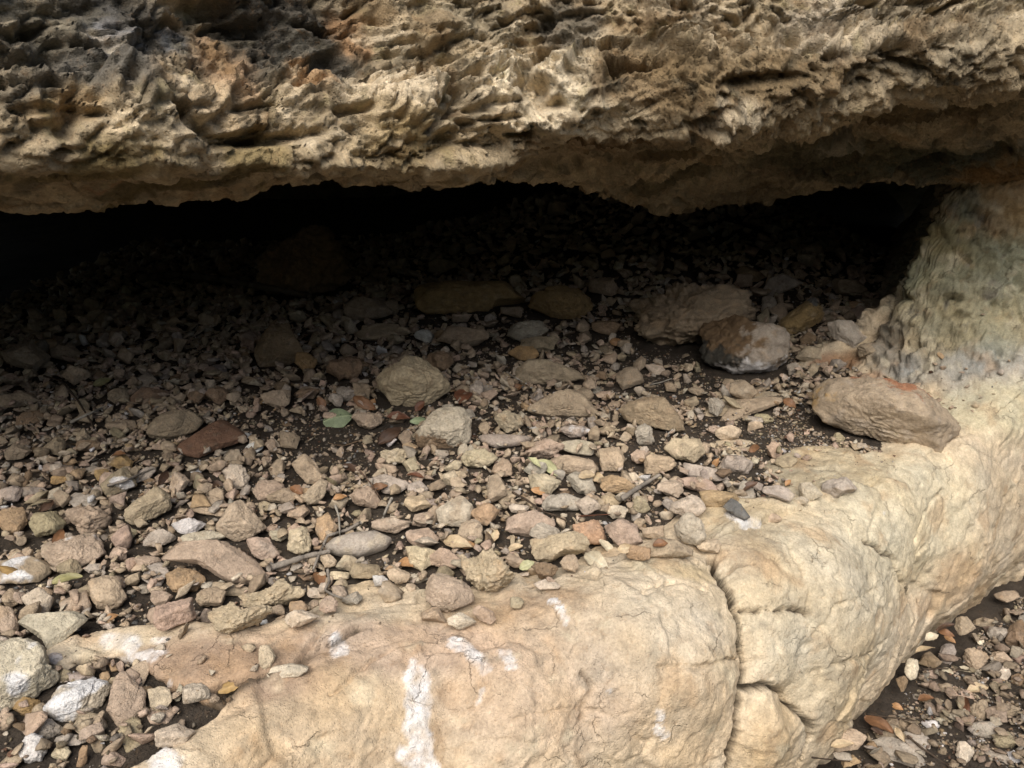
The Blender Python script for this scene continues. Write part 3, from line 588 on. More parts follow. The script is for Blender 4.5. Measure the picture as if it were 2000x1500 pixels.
STONES = []       # every individual stone: dict(obj, px, py, size, colour, shape, label)
def hero(px, py, w, h, c, kind='ang', label=None, short=None, poly=None, lay=None, th=None, ang=0, white=0, blotch=None, name='stone', lift=0.0, cat='stone', sink=.12, rk=1.0):
    rg = np.random.default_rng(int(px * 7 + py * 131) % 99991)
    if poly is not None:
        Q = np.array(poly, float); mn, mx = Q.min(0), Q.max(0); px, py = (mn + mx) / 2; w, h = mx - mn
    else:
        Q = rand_poly(rg); a = R(ang) if ang else R(rg.uniform(-14, 14)); Q = Q * np.array([1, 1.0]); Q = np.stack([Q[:, 0] * w / 2, -Q[:, 1] * h / 2], 1)
        if ang:
            # long axis w along the slanted direction
            Q = np.stack([Q[:, 0] * math.cos(a) + Q[:, 1] * math.sin(a), -Q[:, 0] * math.sin(a) + Q[:, 1] * math.cos(a)], 1)
        Q = Q + np.array([px, py])
    asp = h / w
    if lay is None: lay = {'slab': .62, 'smooth': .6}.get(kind, .30 if asp > .5 else .42)
    if th is None: th = {'slab': .20, 'smooth': .26}.get(kind, .55 if asp > .55 else .42)
    by = Q[:, 1].max()
    G, tg = march(px, by - .06 * h, H0, .010 if px < 1400 and by < 1260 else .0)
    hw = .5 * min(w, 1.6 * h / max(.3, 1 - .5 * lay)) * tg / FPX; hc = max(th * .5 * w * tg / FPX if kind in ('slab', 'smooth') else th * hw * 1.15, .004)
    d = ray(px, py); dh = np.array([d[0], d[1], 0]); dn = d / np.linalg.norm(d)
    a = np.cross(dn, [0, 0, 1.0]); a /= np.linalg.norm(a); u = np.cross(a, dn); g = dh / np.linalg.norm(dh)
    b = (1 - lay) * u + lay * g; b /= np.linalg.norm(b); cax = np.cross(a, b)
    half_b = .5 * h * tg / FPX
    # centre: on the ray through the outline's middle, far enough in for the front edge to stand on the ground point
    fwd = max(hc * abs(np.dot(cax, g)), half_b * abs(np.dot(b, g)) / max(.25, np.dot(b, u))) * .75
    tc = (np.hypot(G[0], G[1]) + fwd) / np.hypot(d[0], d[1]); C = CAM + tc * d
    L = []
    for q in Q:
        e = ray(*q); t = np.dot(C - CAM, cax) / np.dot(e, cax); X = CAM + t * e - C; L.append((X @ a, X @ b))
    ro = polar(L); mb = np.array(L); size_px = math.sqrt(w * h)
    V, F = stone_shape(rg, ro, hc, 6 if size_px > 80 else 5 if size_px > 28 else 4, kind, True, mb, rk)
    col = stone_colour(rg, V, c, white, blotch)
    W = V @ np.stack([a, b, cax]) ; W = W.astype(f32)
    # seat it: never hover; the lowest part is let into the ground a little
    P = W + C; under = hget(H0, P[:, 0], P[:, 1]) + (.008 if size_px < 95 else 0); lowest = (P[:, 2] - under)
    gap = np.quantile(lowest, .03)
    if gap > 0: C = C - np.array([0, 0, gap + .002])
    C = C + np.array([0, 0, lift])
    P = W + C; splat(H, P)
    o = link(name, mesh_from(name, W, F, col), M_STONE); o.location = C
    r = dict(o=o, px=px, py=py, s=size_px, w=w, h=h, c=c, k=kind, label=label, short=short, cat=cat); STONES.append(r); return r
T = hero
# ---- the big ones, with outlines
T(0, 0, 0, 0, 'dun', 'ang', 'big oblong block with a rusty top edge lying on the ledge against the pale wall', 'oblong rusty-topped block', [(1580, 793), (1600, 765), (1632, 741), (1714, 737), (1790, 752), (1848, 778), (1868, 800), (1876, 856), (1862, 872), (1828, 884), (1780, 878), (1703, 851), (1640, 836), (1615, 825), (1592, 808)], lay=.25, th=.62, rk=.7, blotch=[('ochre', (-.9, -.1, .1), .75), ((.33, .16, .09), (.35, .9, .2), .70), ('olive', (0, -1, .2), .75)], name='boulder', cat='boulder')
T(0, 0, 0, 0, 'grey', 'round', 'round boulder banded rusty brown and pale grey with a white spot', 'round banded boulder', [(1361, 680), (1370, 642), (1400, 622), (1440, 617), (1480, 632), (1502, 634), (1530, 645), (1543, 680), (1535, 712), (1500, 733), (1440, 738), (1390, 722), (1368, 702)], lay=.1, th=.85, blotch=[((.19, .125, .07), (-.7, .2, .2), .02), ((.06, .055, .045), (-.6, -.7, .2), .45), ('white', (.25, -.95, .1), .62), ((.30, .20, .105), (-.1, .5, .6), .85)], name='boulder', cat='boulder')
T(0, 0, 0, 0, 'dun', 'knob', 'broad knobbly cracked boulder behind the round banded boulder, dark underneath', 'broad knobbly boulder', [(1220, 640), (1226, 612), (1262, 590), (1330, 566), (1420, 565), (1470, 580), (1476, 605), (1450, 640), (1390, 668), (1360, 680), (1300, 682), (1240, 668)], lay=.25, th=.6, name='boulder', cat='boulder')
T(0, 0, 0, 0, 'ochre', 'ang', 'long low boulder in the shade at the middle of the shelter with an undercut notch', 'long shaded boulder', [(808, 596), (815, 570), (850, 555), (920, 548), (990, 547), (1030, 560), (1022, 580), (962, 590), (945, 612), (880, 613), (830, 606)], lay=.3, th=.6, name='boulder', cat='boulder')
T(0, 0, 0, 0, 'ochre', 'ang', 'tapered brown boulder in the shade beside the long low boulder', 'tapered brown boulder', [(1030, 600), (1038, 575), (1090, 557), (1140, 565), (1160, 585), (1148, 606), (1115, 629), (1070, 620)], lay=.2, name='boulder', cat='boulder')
T(0, 0, 0, 0, 'yellow', 'ang', 'lumpy yellow-brown boulder with an orange spot standing above the green leaf', 'lumpy yellow-brown boulder', [(735, 737), (746, 722), (775, 712), (800, 695), (826, 697), (850, 714), (876, 736), (881, 756), (860, 776), (830, 796), (800, 801), (768, 790), (757, 770), (740, 756)], lay=.15, th=.75, blotch=[('orange', (-.2, .4, .5), .75)], name='boulder', cat='boulder')
T(0, 0, 0, 0, 'pale', 'ang', 'knobbly pale rock with a pitted hollow on a brown base', 'knobbly pitted rock', [(810, 848), (830, 830), (846, 806), (870, 793), (905, 795), (922, 814), (920, 838), (917, 875), (880, 880), (832, 876), (813, 866)], lay=.1, th=.75, blotch=[('brown', (-.4, -.9, .1), .45)], name='boulder', cat='boulder')
T(0, 0, 0, 0, 'tan', 'slab', 'brick-like flat-topped tan stone in the middle of the rubble', 'brick-like stone', [(1029, 803), (1035, 790), (1070, 783), (1095, 766), (1108, 760), (1161, 768), (1173, 777), (1173, 807), (1140, 813), (1063, 812)], lay=.4, th=.34)
T(0, 0, 0, 0, 'dun', 'ang', 'sloping tan wedge stone with a smooth face beside the bare soil', 'sloping tan wedge', [(1206, 800), (1225, 785), (1260, 775), (1300, 775), (1325, 795), (1335, 824), (1338, 838), (1320, 842), (1280, 833), (1230, 822)], lay=.4)
T(0, 0, 0, 0, 'dun', 'ang', 'pointed ridge-shaped stone with streaked sides behind the brick-like stone', 'ridge-shaped stone', [(1005, 745), (1025, 725), (1048, 700), (1078, 702), (1098, 712), (1142, 731), (1135, 742), (1090, 746), (1050, 751)], lay=.3)
T(0, 0, 0, 0, 'red', 'slab', 'smooth reddish brown flat slab with a straight upper edge', 'smooth reddish slab', [(345, 880), (352, 868), (402, 840), (440, 818), (460, 822), (482, 845), (478, 856), (420, 876), (385, 892), (360, 888)], lay=.7, th=.14, name='rock_slab', lift=.016)
T(0, 0, 0, 0, 'dun', 'ang', 'broad pitted brown rock just behind the smooth reddish slab', 'broad pitted rock', [(285, 846), (297, 820), (330, 803), (368, 797), (400, 817), (380, 838), (350, 851), (310, 853)])
T(0, 0, 0, 0, 'pink', 'slab', 'bent arch-like pinkish slab propped over smaller stones', 'bent pinkish slab', [(312, 1085), (325, 1072), (360, 1067), (430, 1070), (465, 1066), (495, 1075), (515, 1100), (527, 1145), (500, 1148), (462, 1143), (440, 1133), (418, 1116), (390, 1099), (365, 1103), (330, 1098)], lay=.42, th=.14, name='rock_slab', lift=.022)
T(0, 0, 0, 0, 'grey', 'smooth', 'smooth oval grey-beige pebble with a small white patch on top', 'smooth oval pebble', [(635, 1068), (650, 1054), (690, 1042), (735, 1040), (766, 1054), (755, 1070), (702, 1088), (660, 1084), (640, 1076)], lay=.45, th=.34, blotch=[('pale', (-.4, .3, .6), .88)], name='pebble')
T(0, 0, 0, 0, 'yellow', 'knob', 'long knobbly yellow stone with a hump in front of the bent slab', 'humped yellow stone', [(466, 1176), (490, 1160), (535, 1150), (550, 1132), (566, 1142), (597, 1150), (596, 1170), (560, 1183), (500, 1191), (474, 1191)], lay=.2)
T(0, 0, 0, 0, 'yellow', 'knob', 'creamy yellow holed stone tapering to a point on the right', 'holed yellow stone', [(407, 1222), (415, 1190), (440, 1180), (465, 1186), (476, 1202), (533, 1190), (525, 1206), (480, 1229), (440, 1241), (415, 1237)], lay=.3)
T(0, 0, 0, 0, 'pale', 'slab', 'pale three-cornered slab pointing toward the viewer beside the big left block', 'three-cornered slab', [(33, 1213), (50, 1200), (130, 1195), (165, 1194), (173, 1207), (150, 1226), (130, 1246), (92, 1268), (80, 1242), (50, 1222)], lay=.55, th=.2, name='rock_slab')
T(0, 0, 0, 0, 'pale', 'ang', 'largest pale block at the left edge of the photo', 'big left block', [(-60, 1250), (60, 1242), (86, 1265), (95, 1300), (117, 1318), (110, 1336), (70, 1356), (20, 1382), (-60, 1405)], lay=.35, th=.5, white=.05, name='boulder', cat='boulder')
T(0, 0, 0, 0, 'pale', 'ang', 'white-stained angular block with a pointed upper right corner near the bottom left', 'white-stained block', [(80, 1388), (105, 1350), (150, 1328), (214, 1317), (212, 1342), (186, 1382), (160, 1408), (108, 1410)], lay=.4, white=.3)
T(0, 0, 0, 0, 'pink', 'ang', 'upright pinkish coffin-shaped stone standing at the edge of the brown bedrock', 'upright pinkish stone', [(222, 1322), (240, 1308), (262, 1325), (287, 1350), (284, 1385), (264, 1416), (230, 1422), (207, 1386)], lay=.4, th=.45)
T(0, 0, 0, 0, 'white', 'knob', 'bright white lumpy stone in the bottom left corner', 'bright white lump', [(33, 1468), (42, 1448), (62, 1434), (88, 1440), (96, 1465), (84, 1488), (56, 1492), (36, 1484)], lay=.25)
T(0, 0, 0, 0, 'pink', 'ang', 'big pinkish-grey stone with lobed edges on dark soil above the ledge', 'lobed pinkish stone', [(829, 1166), (835, 1126), (858, 1119), (890, 1130), (913, 1141), (927, 1165), (916, 1186), (880, 1193), (850, 1182)], lay=.4)
T(0, 0, 0, 0, 'yellow', 'knob', 'cream rounded stone cut by cracks beside the lobed pinkish stone', 'cracked cream stone', [(899, 1115), (905, 1090), (930, 1079), (960, 1085), (985, 1110), (1007, 1130), (990, 1140), (970, 1161), (935, 1150), (912, 1136)], lay=.3)
T(0, 0, 0, 0, 'yellow', 'round', 'long smooth yellow-cream stone with a waist near the top of the ledge', 'waisted yellow stone', [(1034, 1071), (1040, 1057), (1080, 1048), (1120, 1041), (1141, 1045), (1152, 1060), (1140, 1078), (1106, 1081), (1085, 1096), (1060, 1099), (1036, 1086)], lay=.25)
T(0, 0, 0, 0, 'pink', 'ang', 'tall pinkish pyramid stone behind the bent slab', 'pinkish pyramid stone', [(421, 1032), (450, 985), (470, 975), (500, 1000), (518, 1022), (523, 1048), (480, 1051), (440, 1036)], lay=.2)
T(0, 0, 0, 0, 'tan', 'ang', 'big flat-faced tan stone with a raised right corner in the left rubble', 'raised-corner stone', [(244, 1021), (252, 990), (290, 962), (305, 950), (333, 962), (331, 1000), (300, 1010), (265, 1025)])
T(0, 0, 0, 0, 'dun', 'ang', 'brown-sided block with a white front face in the left rubble', 'white-faced block', [(195, 948), (218, 925), (248, 913), (260, 930), (271, 955), (240, 963), (205, 966)], blotch=[('white', (-.1, -.35, .75), .62)])
T(0, 0, 0, 0, 'pink', 'ang', 'broad dented pinkish-grey stone with a white cheek near the left edge', 'broad dented stone', [(77, 1076), (95, 1056), (140, 1048), (190, 1036), (202, 1060), (210, 1090), (190, 1104), (150, 1103), (108, 1095)], lay=.4, white=.04)
T(0, 0, 0, 0, 'pale', 'ang', 'blocky cream stone standing on end near the cleft in the ledge', 'blocky upright stone', [(1316, 1025), (1335, 1002), (1352, 1000), (1372, 1015), (1380, 1050), (1360, 1066), (1335, 1060), (1318, 1045)], lay=.1)
T(0, 0, 0, 0, 'orange', 'ang', 'orange-pink pointed stone lying right of the blocky upright stone', 'orange-pink pointed stone', [(1364, 962), (1385, 957), (1420, 960), (1446, 965), (1432, 980), (1400, 992), (1375, 985)], lay=.4)
T(0, 0, 0, 0, 'grey', 'slab', 'long flat grey stone with a tapering right end', 'long tapering grey stone', [(1331, 918), (1345, 903), (1380, 915), (1427, 925), (1425, 934), (1395, 938), (1350, 928)], lay=.5)
T(0, 0, 0, 0, 'dark', 'slab', 'dark grey leaning stone with a tiny white dot', 'dark leaning stone', [(1411, 990), (1428, 972), (1448, 985), (1466, 1010), (1455, 1017), (1430, 1003)], lay=.3, th=.25)
T(0, 0, 0, 0, 'tan', 'slab', 'thin pale sliver lying along the bare dark soil', 'thin pale sliver', [(1400, 824), (1425, 800), (1440, 786), (1480, 785), (1527, 774), (1528, 792), (1470, 806), (1440, 816), (1410, 829)], lay=.75, th=.10)
T(0, 0, 0, 0, 'ochre', 'ang', 'brown olive tilted block just behind the round banded boulder', 'tilted olive block', [(1520, 630), (1560, 600), (1590, 581), (1613, 600), (1606, 622), (1555, 657), (1530, 651)], lay=.2, blotch=[('dark', (0, .9, .1), .6)])
T(0, 0, 0, 0, 'grey', 'slab', 'largest elongated grey slab on the lower ground beneath the ledge', 'lower grey slab', [(1700, 1446), (1725, 1437), (1760, 1446), (1800, 1470), (1809, 1490), (1780, 1498), (1740, 1486), (1705, 1466)], lay=.5, th=.22, name='rock_slab')
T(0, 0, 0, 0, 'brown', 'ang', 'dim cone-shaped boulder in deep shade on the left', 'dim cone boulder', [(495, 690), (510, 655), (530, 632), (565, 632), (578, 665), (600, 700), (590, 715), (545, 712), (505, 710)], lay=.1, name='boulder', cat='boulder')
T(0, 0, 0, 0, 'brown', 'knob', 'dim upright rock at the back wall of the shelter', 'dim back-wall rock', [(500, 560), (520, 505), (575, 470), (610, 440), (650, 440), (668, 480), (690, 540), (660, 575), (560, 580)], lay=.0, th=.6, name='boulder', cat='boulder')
T(0, 0, 0, 0, 'dun', 'slab', 'stained flat slab at the left edge with a white patch and a yellow leaf on it', 'stained left slab', [(-20, 1100), (40, 1090), (98, 1093), (97, 1120), (75, 1138), (-20, 1142)], lay=.5, th=.3, white=.12, name='rock_slab')
T(0, 0, 0, 0, 'tan', 'slab', 'thin dull slab at the left edge below the shade', 'thin shaded slab', [(-30, 776), (30, 768), (70, 768), (79, 779), (40, 794), (-30, 797)], lay=.4, th=.25, name='rock_slab')
# ---- the countable rubble: px, py, w, h, colour, kind, options
for e in [
    (50, 698, 105, 64, 'dun'), (130, 690, 66, 26, 'dun'), (86, 710, 38, 16, 'dun'), (150, 734, 62, 36, 'tan'), (62, 815, 66, 30, 'brown', 'slab'), (232, 772, 45, 32, 'dun'), (293, 773, 86, 27, 'brown', 'slab', dict(th=.35)), (425, 772, 50, 34, 'brown'), (385, 777, 35, 24, 'brown'), (160, 792, 30, 32, 'dun'),
    (237, 832, 65, 25, 'tan'), (163, 852, 32, 34, 'dun'), (105, 871, 50, 38, 'dun'), (38, 882, 56, 32, 'tan'), (175, 872, 58, 18, 'brown'), (246, 863, 22, 13, 'yellow', 'round'), (330, 871, 36, 22, 'tan'), (237, 905, 52, 34, 'ochre'), (279, 923, 56, 22, 'grey', 'slab', dict(ang=24, th=.2)), (200, 928, 32, 24, 'ochre'),
    (150, 926, 34, 24, 'orange'), (116, 936, 36, 18, 'ochre'), (461, 933, 56, 54, 'pale', 'knob'), (350, 945, 42, 44, 'pink'), (398, 949, 42, 26, 'tan', 'ang', dict(ang=38)), (405, 987, 82, 32, 'tan', 'slab', dict(ang=-8)), (26, 1017, 62, 54, 'orange', 'ang'), (93, 1021, 74, 50, 'olive', 'ang', dict(ang=14)), (173, 1012, 94, 56, 'pink', 'knob'), (38, 1053, 30, 24, 'tan', 'round'),
    (312, 1051, 68, 32, 'grey'), (370, 1029, 70, 30, 'white', 'ang', dict(ang=12)), (404, 1052, 104, 34, 'pale', 'ang'), (362, 1130, 80, 46, 'orange'), (303, 1122, 54, 50, 'grey', 'slab'), (288, 1100, 54, 30, 'pink'), (210, 1156, 78, 64, 'tan'), (73, 1176, 66, 54, 'pale', 'round'), (22, 1166, 42, 38, 'dun', 'round'), (134, 1112, 54, 26, 'olive', 'round'),
    (315, 1168, 48, 30, 'pink'), (412, 1165, 64, 36, 'tan', 'round'), (449, 1149, 94, 28, 'dun', 'slab', dict(th=.25)), (339, 1198, 92, 54, 'pink', 'ang', dict(ang=20)), (591, 1207, 72, 36, 'pale', 'round', dict(ang=10)), (14, 1215, 50, 66, 'pink'), (274, 1318, 70, 46, 'tan', 'slab', dict(ang=25)), (54, 1384, 62, 52, 'ochre', 'round'), (254, 1436, 52, 72, 'olive', 'slab', dict(ang=0)), (315, 1393, 56, 44, 'pink', 'slab'),
    (341, 1435, 82, 46, 'pale', 'ang', dict(ang=8)), (382, 1352, 58, 38, 'pale', 'ang', dict(ang=12)), (414, 1366, 32, 30, 'tan', 'round'), (120, 1474, 42, 28, 'yellow', 'round'), (92, 1428, 80, 42, 'grey', 'knob', dict(white=.2)), (163, 1417, 52, 26, 'grey', 'smooth'), (110, 1285, 28, 28, 'white', 'round'), (132, 1318, 50, 28, 'olive'), (560, 1310, 90, 26, 'pale', 'slab', dict(ang=6)), (522, 1284, 34, 48, 'yellow', 'ang'),
    (222, 1482, 50, 30, 'pink'), (192, 1455, 30, 32, 'dun'), (605, 920, 78, 42, 'tan', 'ang', dict(ang=-28)), (619, 963, 62, 36, 'tan', 'ang', dict(ang=40)), (524, 957, 66, 40, 'tan'), (553, 970, 66, 28, 'dun', 'round'), (522, 988, 37, 20, 'olive', 'smooth'), (583, 1001, 46, 32, 'tan'), (638, 1026, 46, 62, 'orange'), (587, 1054, 52, 60, 'yellow', 'knob'),
    (544, 1047, 36, 22, 'pale'), (514, 1071, 66, 46, 'pink', 'round'), (712, 971, 62, 44, 'pink', 'ang'), (760, 946, 82, 38, 'grey', 'slab', dict(ang=-6)), (816, 950, 42, 28, 'grey', 'smooth', dict(lay=.3)), (816, 983, 56, 34, 'tan', 'ang'), (888, 998, 76, 62, 'pale', 'ang'), (826, 1013, 44, 30, 'pink'), (919, 1036, 50, 46, 'tan', 'round'), (825, 1048, 68, 44, 'pink', 'ang'),
    (817, 1082, 62, 50, 'yellow', 'ang', dict(ang=-25)), (864, 1089, 74, 36, 'pink', 'ang', dict(ang=-12)), (764, 1026, 78, 34, 'pink', 'ang'), (681, 1101, 52, 34, 'yellow'), (715, 1117, 66, 30, 'dun', 'ang', dict(ang=-8)), (779, 1125, 48, 34, 'tan'), (640, 1096, 36, 28, 'tan'), (846, 1200, 50, 30, 'tan', 'round'), (902, 1212, 58, 34, 'pale', 'ang'), (946, 1197, 50, 30, 'pink', 'ang', dict(ang=-20)),
    (1010, 1177, 28, 24, 'yellow'), (987, 862, 106, 24, 'grey', 'smooth', dict(th=.2)), (1062, 875, 82, 34, 'pink', 'knob'), (936, 896, 74, 34, 'yellow', 'knob'), (1046, 914, 48, 32, 'grey'), (980, 914, 42, 38, 'dun'), (1119, 908, 106, 36, 'tan', 'slab', dict(th=.35)), (1195, 896, 52, 48, 'tan', 'ang'), (1247, 892, 32, 28, 'pink'), (1290, 908, 66, 38, 'tan'),
    (1338, 880, 84, 48, 'yellow', 'ang'), (1238, 928, 56, 20, 'pale', 'ang', dict(ang=-32)), (1064, 945, 66, 44, 'yellow'), (1138, 944, 66, 44, 'grey', 'ang', dict(ang=-30)), (1208, 946, 72, 38, 'orange', 'round'), (1098, 981, 82, 40, 'grey', 'ang', dict(ang=8)), (1150, 987, 54, 38, 'pale'), (1204, 1001, 48, 26, 'pale'), (1194, 976, 42, 28, 'olive'), (1252, 985, 38, 32, 'yellow', 'round'),
    (1309, 954, 54, 38, 'pink', 'round'), (1343, 987, 74, 44, 'pale', 'ang'), (948, 1007, 58, 44, 'orange', 'round'), (1036, 1022, 100, 48, 'pink', 'ang'), (1064, 1039, 62, 40, 'pale', 'ang'), (1151, 1040, 68, 48, 'orange', 'ang'), (1218, 1039, 76, 58, 'pink', 'ang'), (1246, 1079, 52, 32, 'orange'), (1112, 1100, 38, 34, 'tan', 'round'), (1064, 1114, 54, 32, 'brown', 'knob'),
    (1296, 1072, 122, 40, 'dun', 'slab', dict(ang=-10, th=.3)), (1276, 1037, 44, 28, 'tan'), (1068, 1141, 54, 20, 'pale', 'slab'), (1384, 1066, 52, 28, 'yellow'), (1014, 994, 42, 22, 'pale'), (1259, 847, 42, 40, 'grey', 'knob'), (1350, 784, 32, 22, 'tan'), (1399, 796, 34, 40, 'grey', 'knob'), (1452, 764, 54, 36, 'dun', 'round'), (1360, 764, 32, 17, 'tan'),
    (1310, 756, 24, 20, 'dun'), (1425, 748, 30, 18, 'dun'), (1490, 818, 44, 21, 'olive'), (1424, 846, 54, 32, 'yellow', 'ang', dict(ang=24)), (1437, 908, 70, 36, 'grey'), (1365, 942, 92, 26, 'pink', 'slab', dict(ang=-12)), (1436, 951, 44, 22, 'tan'), (1520, 962, 68, 24, 'grey', 'slab', dict(ang=-12)), (1583, 961, 50, 40, 'pale'), (1640, 953, 70, 42, 'grey'),
    (1565, 978, 32, 18, 'pale'), (1508, 1012, 38, 20, 'tan'), (1535, 902, 46, 24, 'olive', 'slab'), (1638, 856, 28, 20, 'olive'), (1527, 555, 86, 40, 'grey', 'slab', dict(ang=14, lay=.2)), (1502, 596, 34, 42, 'grey', 'ang'), (1657, 653, 84, 56, 'grey', 'ang'), (1650, 605, 36, 22, 'tan', 'round'), (1582, 691, 60, 34, 'tan'), (1697, 683, 48, 28, 'tan', 'knob'),
    (1553, 720, 34, 26, 'grey'), (720, 602, 100, 52, 'dun'), (905, 659, 104, 38, 'dun', 'ang', dict(ang=-6)), (1030, 648, 84, 34, 'grey', 'knob'), (1054, 672, 80, 26, 'olive', 'knob'), (860, 704, 56, 42, 'brown', 'knob'), (673, 720, 74, 48, 'brown', 'knob'), (595, 706, 48, 36, 'ochre', 'ang', dict(ang=-40)), (538, 779, 60, 36, 'tan', 'round'), (552, 755, 36, 26, 'brown'),
    (600, 770, 52, 24, 'brown', 'ang', dict(ang=15)), (678, 768, 44, 30, 'grey', 'knob'), (706, 765, 36, 38, 'dun'), (655, 781, 30, 26, 'grey'), (717, 823, 66, 34, 'tan', 'knob', dict(ang=-18)), (655, 814, 50, 20, 'pink', 'round'), (578, 799, 30, 16, 'tan'), (566, 859, 42, 36, 'dun'), (496, 873, 40, 20, 'white', 'slab'), (529, 867, 24, 28, 'tan'),
    (770, 892, 58, 30, 'yellow', 'knob'), (801, 875, 32, 30, 'orange'), (763, 863, 26, 18, 'white', 'round'), (791, 853, 28, 34, 'dun'), (1022, 691, 62, 26, 'ochre'), (1232, 738, 54, 54, 'dun', 'ang', dict(ang=-30)), (993, 823, 58, 46, 'yellow', 'knob'), (1186, 770, 30, 20, 'pink'), (930, 757, 28, 38, 'grey', 'knob'), (1141, 662, 26, 20, 'pink', 'round'),
    (1184, 841, 36, 20, 'tan', 'round'), (1125, 842, 62, 26, 'grey', 'knob', dict(white=.15)), (1130, 868, 70, 26, 'pale', 'slab', dict(ang=-8)), (865, 517, 60, 32, 'dun'), (1180, 560, 64, 38, 'dun'), (1465, 536, 62, 34, 'brown'), (1660, 560, 70, 36, 'dun'), (740, 650, 90, 26, 'dun', 'slab'), (1185, 640, 60, 30, 'brown'), (1000, 610, 46, 22, 'dun'),
    (1885, 1474, 38, 50, 'pale', 'round'), (1924, 1424, 62, 34, 'grey'), (1962, 1443, 54, 38, 'olive', 'knob'), (1948, 1484, 76, 34, 'grey', 'slab', dict(ang=-25)), (1980, 1480, 28, 30, 'white'), (1817, 1417, 38, 20, 'white'), (1772, 1418, 50, 26, 'dun'), (1792, 1443, 62, 30, 'grey', 'slab', dict(ang=-20)), (1914, 1387, 44, 42, 'dun', 'knob'), (1871, 1397, 42, 28, 'pale'),
    (1880, 1356, 64, 22, 'pink', 'slab', dict(ang=-14)), (1906, 1288, 54, 40, 'dun', 'knob'), (1850, 1279, 36, 46, 'grey', 'ang'), (1816, 1290, 48, 36, 'brown'), (1885, 1222, 44, 38, 'dun'), (1947, 1241, 42, 32, 'grey'), (1957, 1283, 50, 24, 'tan', 'ang', dict(ang=-15)), (1921, 1216, 46, 20, 'dun'), (1988, 1240, 56, 66, 'brown'), (1959, 1318, 32, 32, 'pale', 'round'),
    (1780, 1307, 30, 44, 'pale', 'ang'), (1762, 1337, 26, 32, 'brown'), (1662, 1487, 40, 26, 'orange'), (1645, 1476, 42, 16, 'grey', 'slab'), (1734, 1488, 22, 14, 'pale'), (1912, 1336, 34, 16, 'grey'), (1966, 1165, 52, 24, 'dun', 'slab'), (1658, 1445, 76, 40, 'tan', 'ang', dict(ang=10)), (1988, 1330, 28, 30, 'brown'), (1818, 1318, 30, 20, 'pink'),
    (620, 1157, 42, 22, 'pale'), (641, 1177, 38, 36, 'pink'), (688, 1168, 42, 26, 'grey', 'knob'), (583, 1183, 38, 24, 'orange'), (614, 1180, 20, 18, 'tan', 'round'), (663, 1146, 34, 28, 'olive', 'round'), (743, 1136, 30, 20, 'white', 'round'), (664, 1124, 44, 16, 'yellow'), (1845, 1345, 28, 20, 'dun'), (1975, 1385, 40, 26, 'dun'),
    (232, 1080, 40, 26, 'pink', 'knob'), (250, 1040, 36, 22, 'olive'), (275, 1020, 30, 20, 'dun'), (185, 1110, 44, 18, 'grey'), (60, 960, 70, 24, 'grey'), (100, 985, 60, 22, 'dun'), (20, 965, 50, 34, 'grey'), (160, 975, 66, 28, 'grey', 'slab'), (190, 955, 20, 22, 'grey'), (235, 985, 30, 22, 'dun'),
]:
    T(*e[:5], *(e[5:6] or ('ang',)), **(e[6] if len(e) > 6 else {}))
print('hero stones', len(STONES))

# ================================================================== GRAVEL: settled on the height map, biggest first
PB = {}
def shard(rg, fine):
    """a broken chip: convex hull of a few points, its faces roughened"""
    n = int(rg.integers(9, 16)); P = rg.normal(size=(n, 3)); P /= np.linalg.norm(P, axis=1)[:, None]; P *= rg.uniform(.8, 1.1, (n, 1)); P *= np.array([1, rg.uniform(.45, .95), rg.uniform(.22, .60)])
    bm = bmesh.new(); [bm.verts.new(q) for q in P]; h = bmesh.ops.convex_hull(bm, input=bm.verts[:])
    bmesh.ops.delete(bm, geom=[g for g in h['geom_interior'] if isinstance(g, bmesh.types.BMVert)], context='VERTS')
    bmesh.ops.triangulate(bm, faces=bm.faces[:]); bmesh.ops.subdivide_edges(bm, edges=bm.edges[:], cuts=3 if fine else 1, use_grid_fill=True); bmesh.ops.triangulate(bm, faces=bm.faces[:]); bmesh.ops.recalc_face_normals(bm, faces=bm.faces[:])
    bm.verts.ensure_lookup_table(); bm.verts.index_update(); V = np.array([v.co[:] for v in bm.verts], f32); F = np.array([[v.index for v in q.verts] for q in bm.faces], np.int32); bm.free()
    o = rg.uniform(-9, 9, 3); V = V * (1 + .16 * fbm(V * 1.6 + o, 2, 4) + (.09 if fine else .06) * ridged(V * 4 + o, 2, 6))[:, None]
    return (V / np.abs(V[:, :2]).max()).astype(f32), F
for lv in (2, 3):
    for k in range(40): PB[lv, k] = (*shard(np.random.default_rng(900 + k), lv == 3), 'ang')
SOILP = [(660, 836, 50, 34, 1.0), (1480, 845, 160, 48, .8), (1340, 765, 130, 40, .5), (690, 885, 120, 36, .75), (560, 835, 110, 30, .6), (1285, 700, 110, 26, .9), (965, 1185, 70, 40, .6), (850, 1222, 80, 18, .7), (140, 1295, 40, 20, .6), (1810, 1365, 90, 40, .5), (780, 830, 100, 40, .5), (1000, 690, 180, 40, .5), (1180, 700, 120, 40, .6), (900, 640, 200, 30, .4), (1700, 900, 40, 25, .3)]
def soil_bare(x, y, z):
    px, py, _ = project(np.stack([x, y, z], -1)); m = np.zeros(len(px))
    for a, b, ra, rb, s in SOILP: m = np.maximum(m, s * sstep(1.2, .7, np.hypot((px - a) / ra, (py - b) / rb)))
    return m, px, py
gr = np.random.default_rng(77)
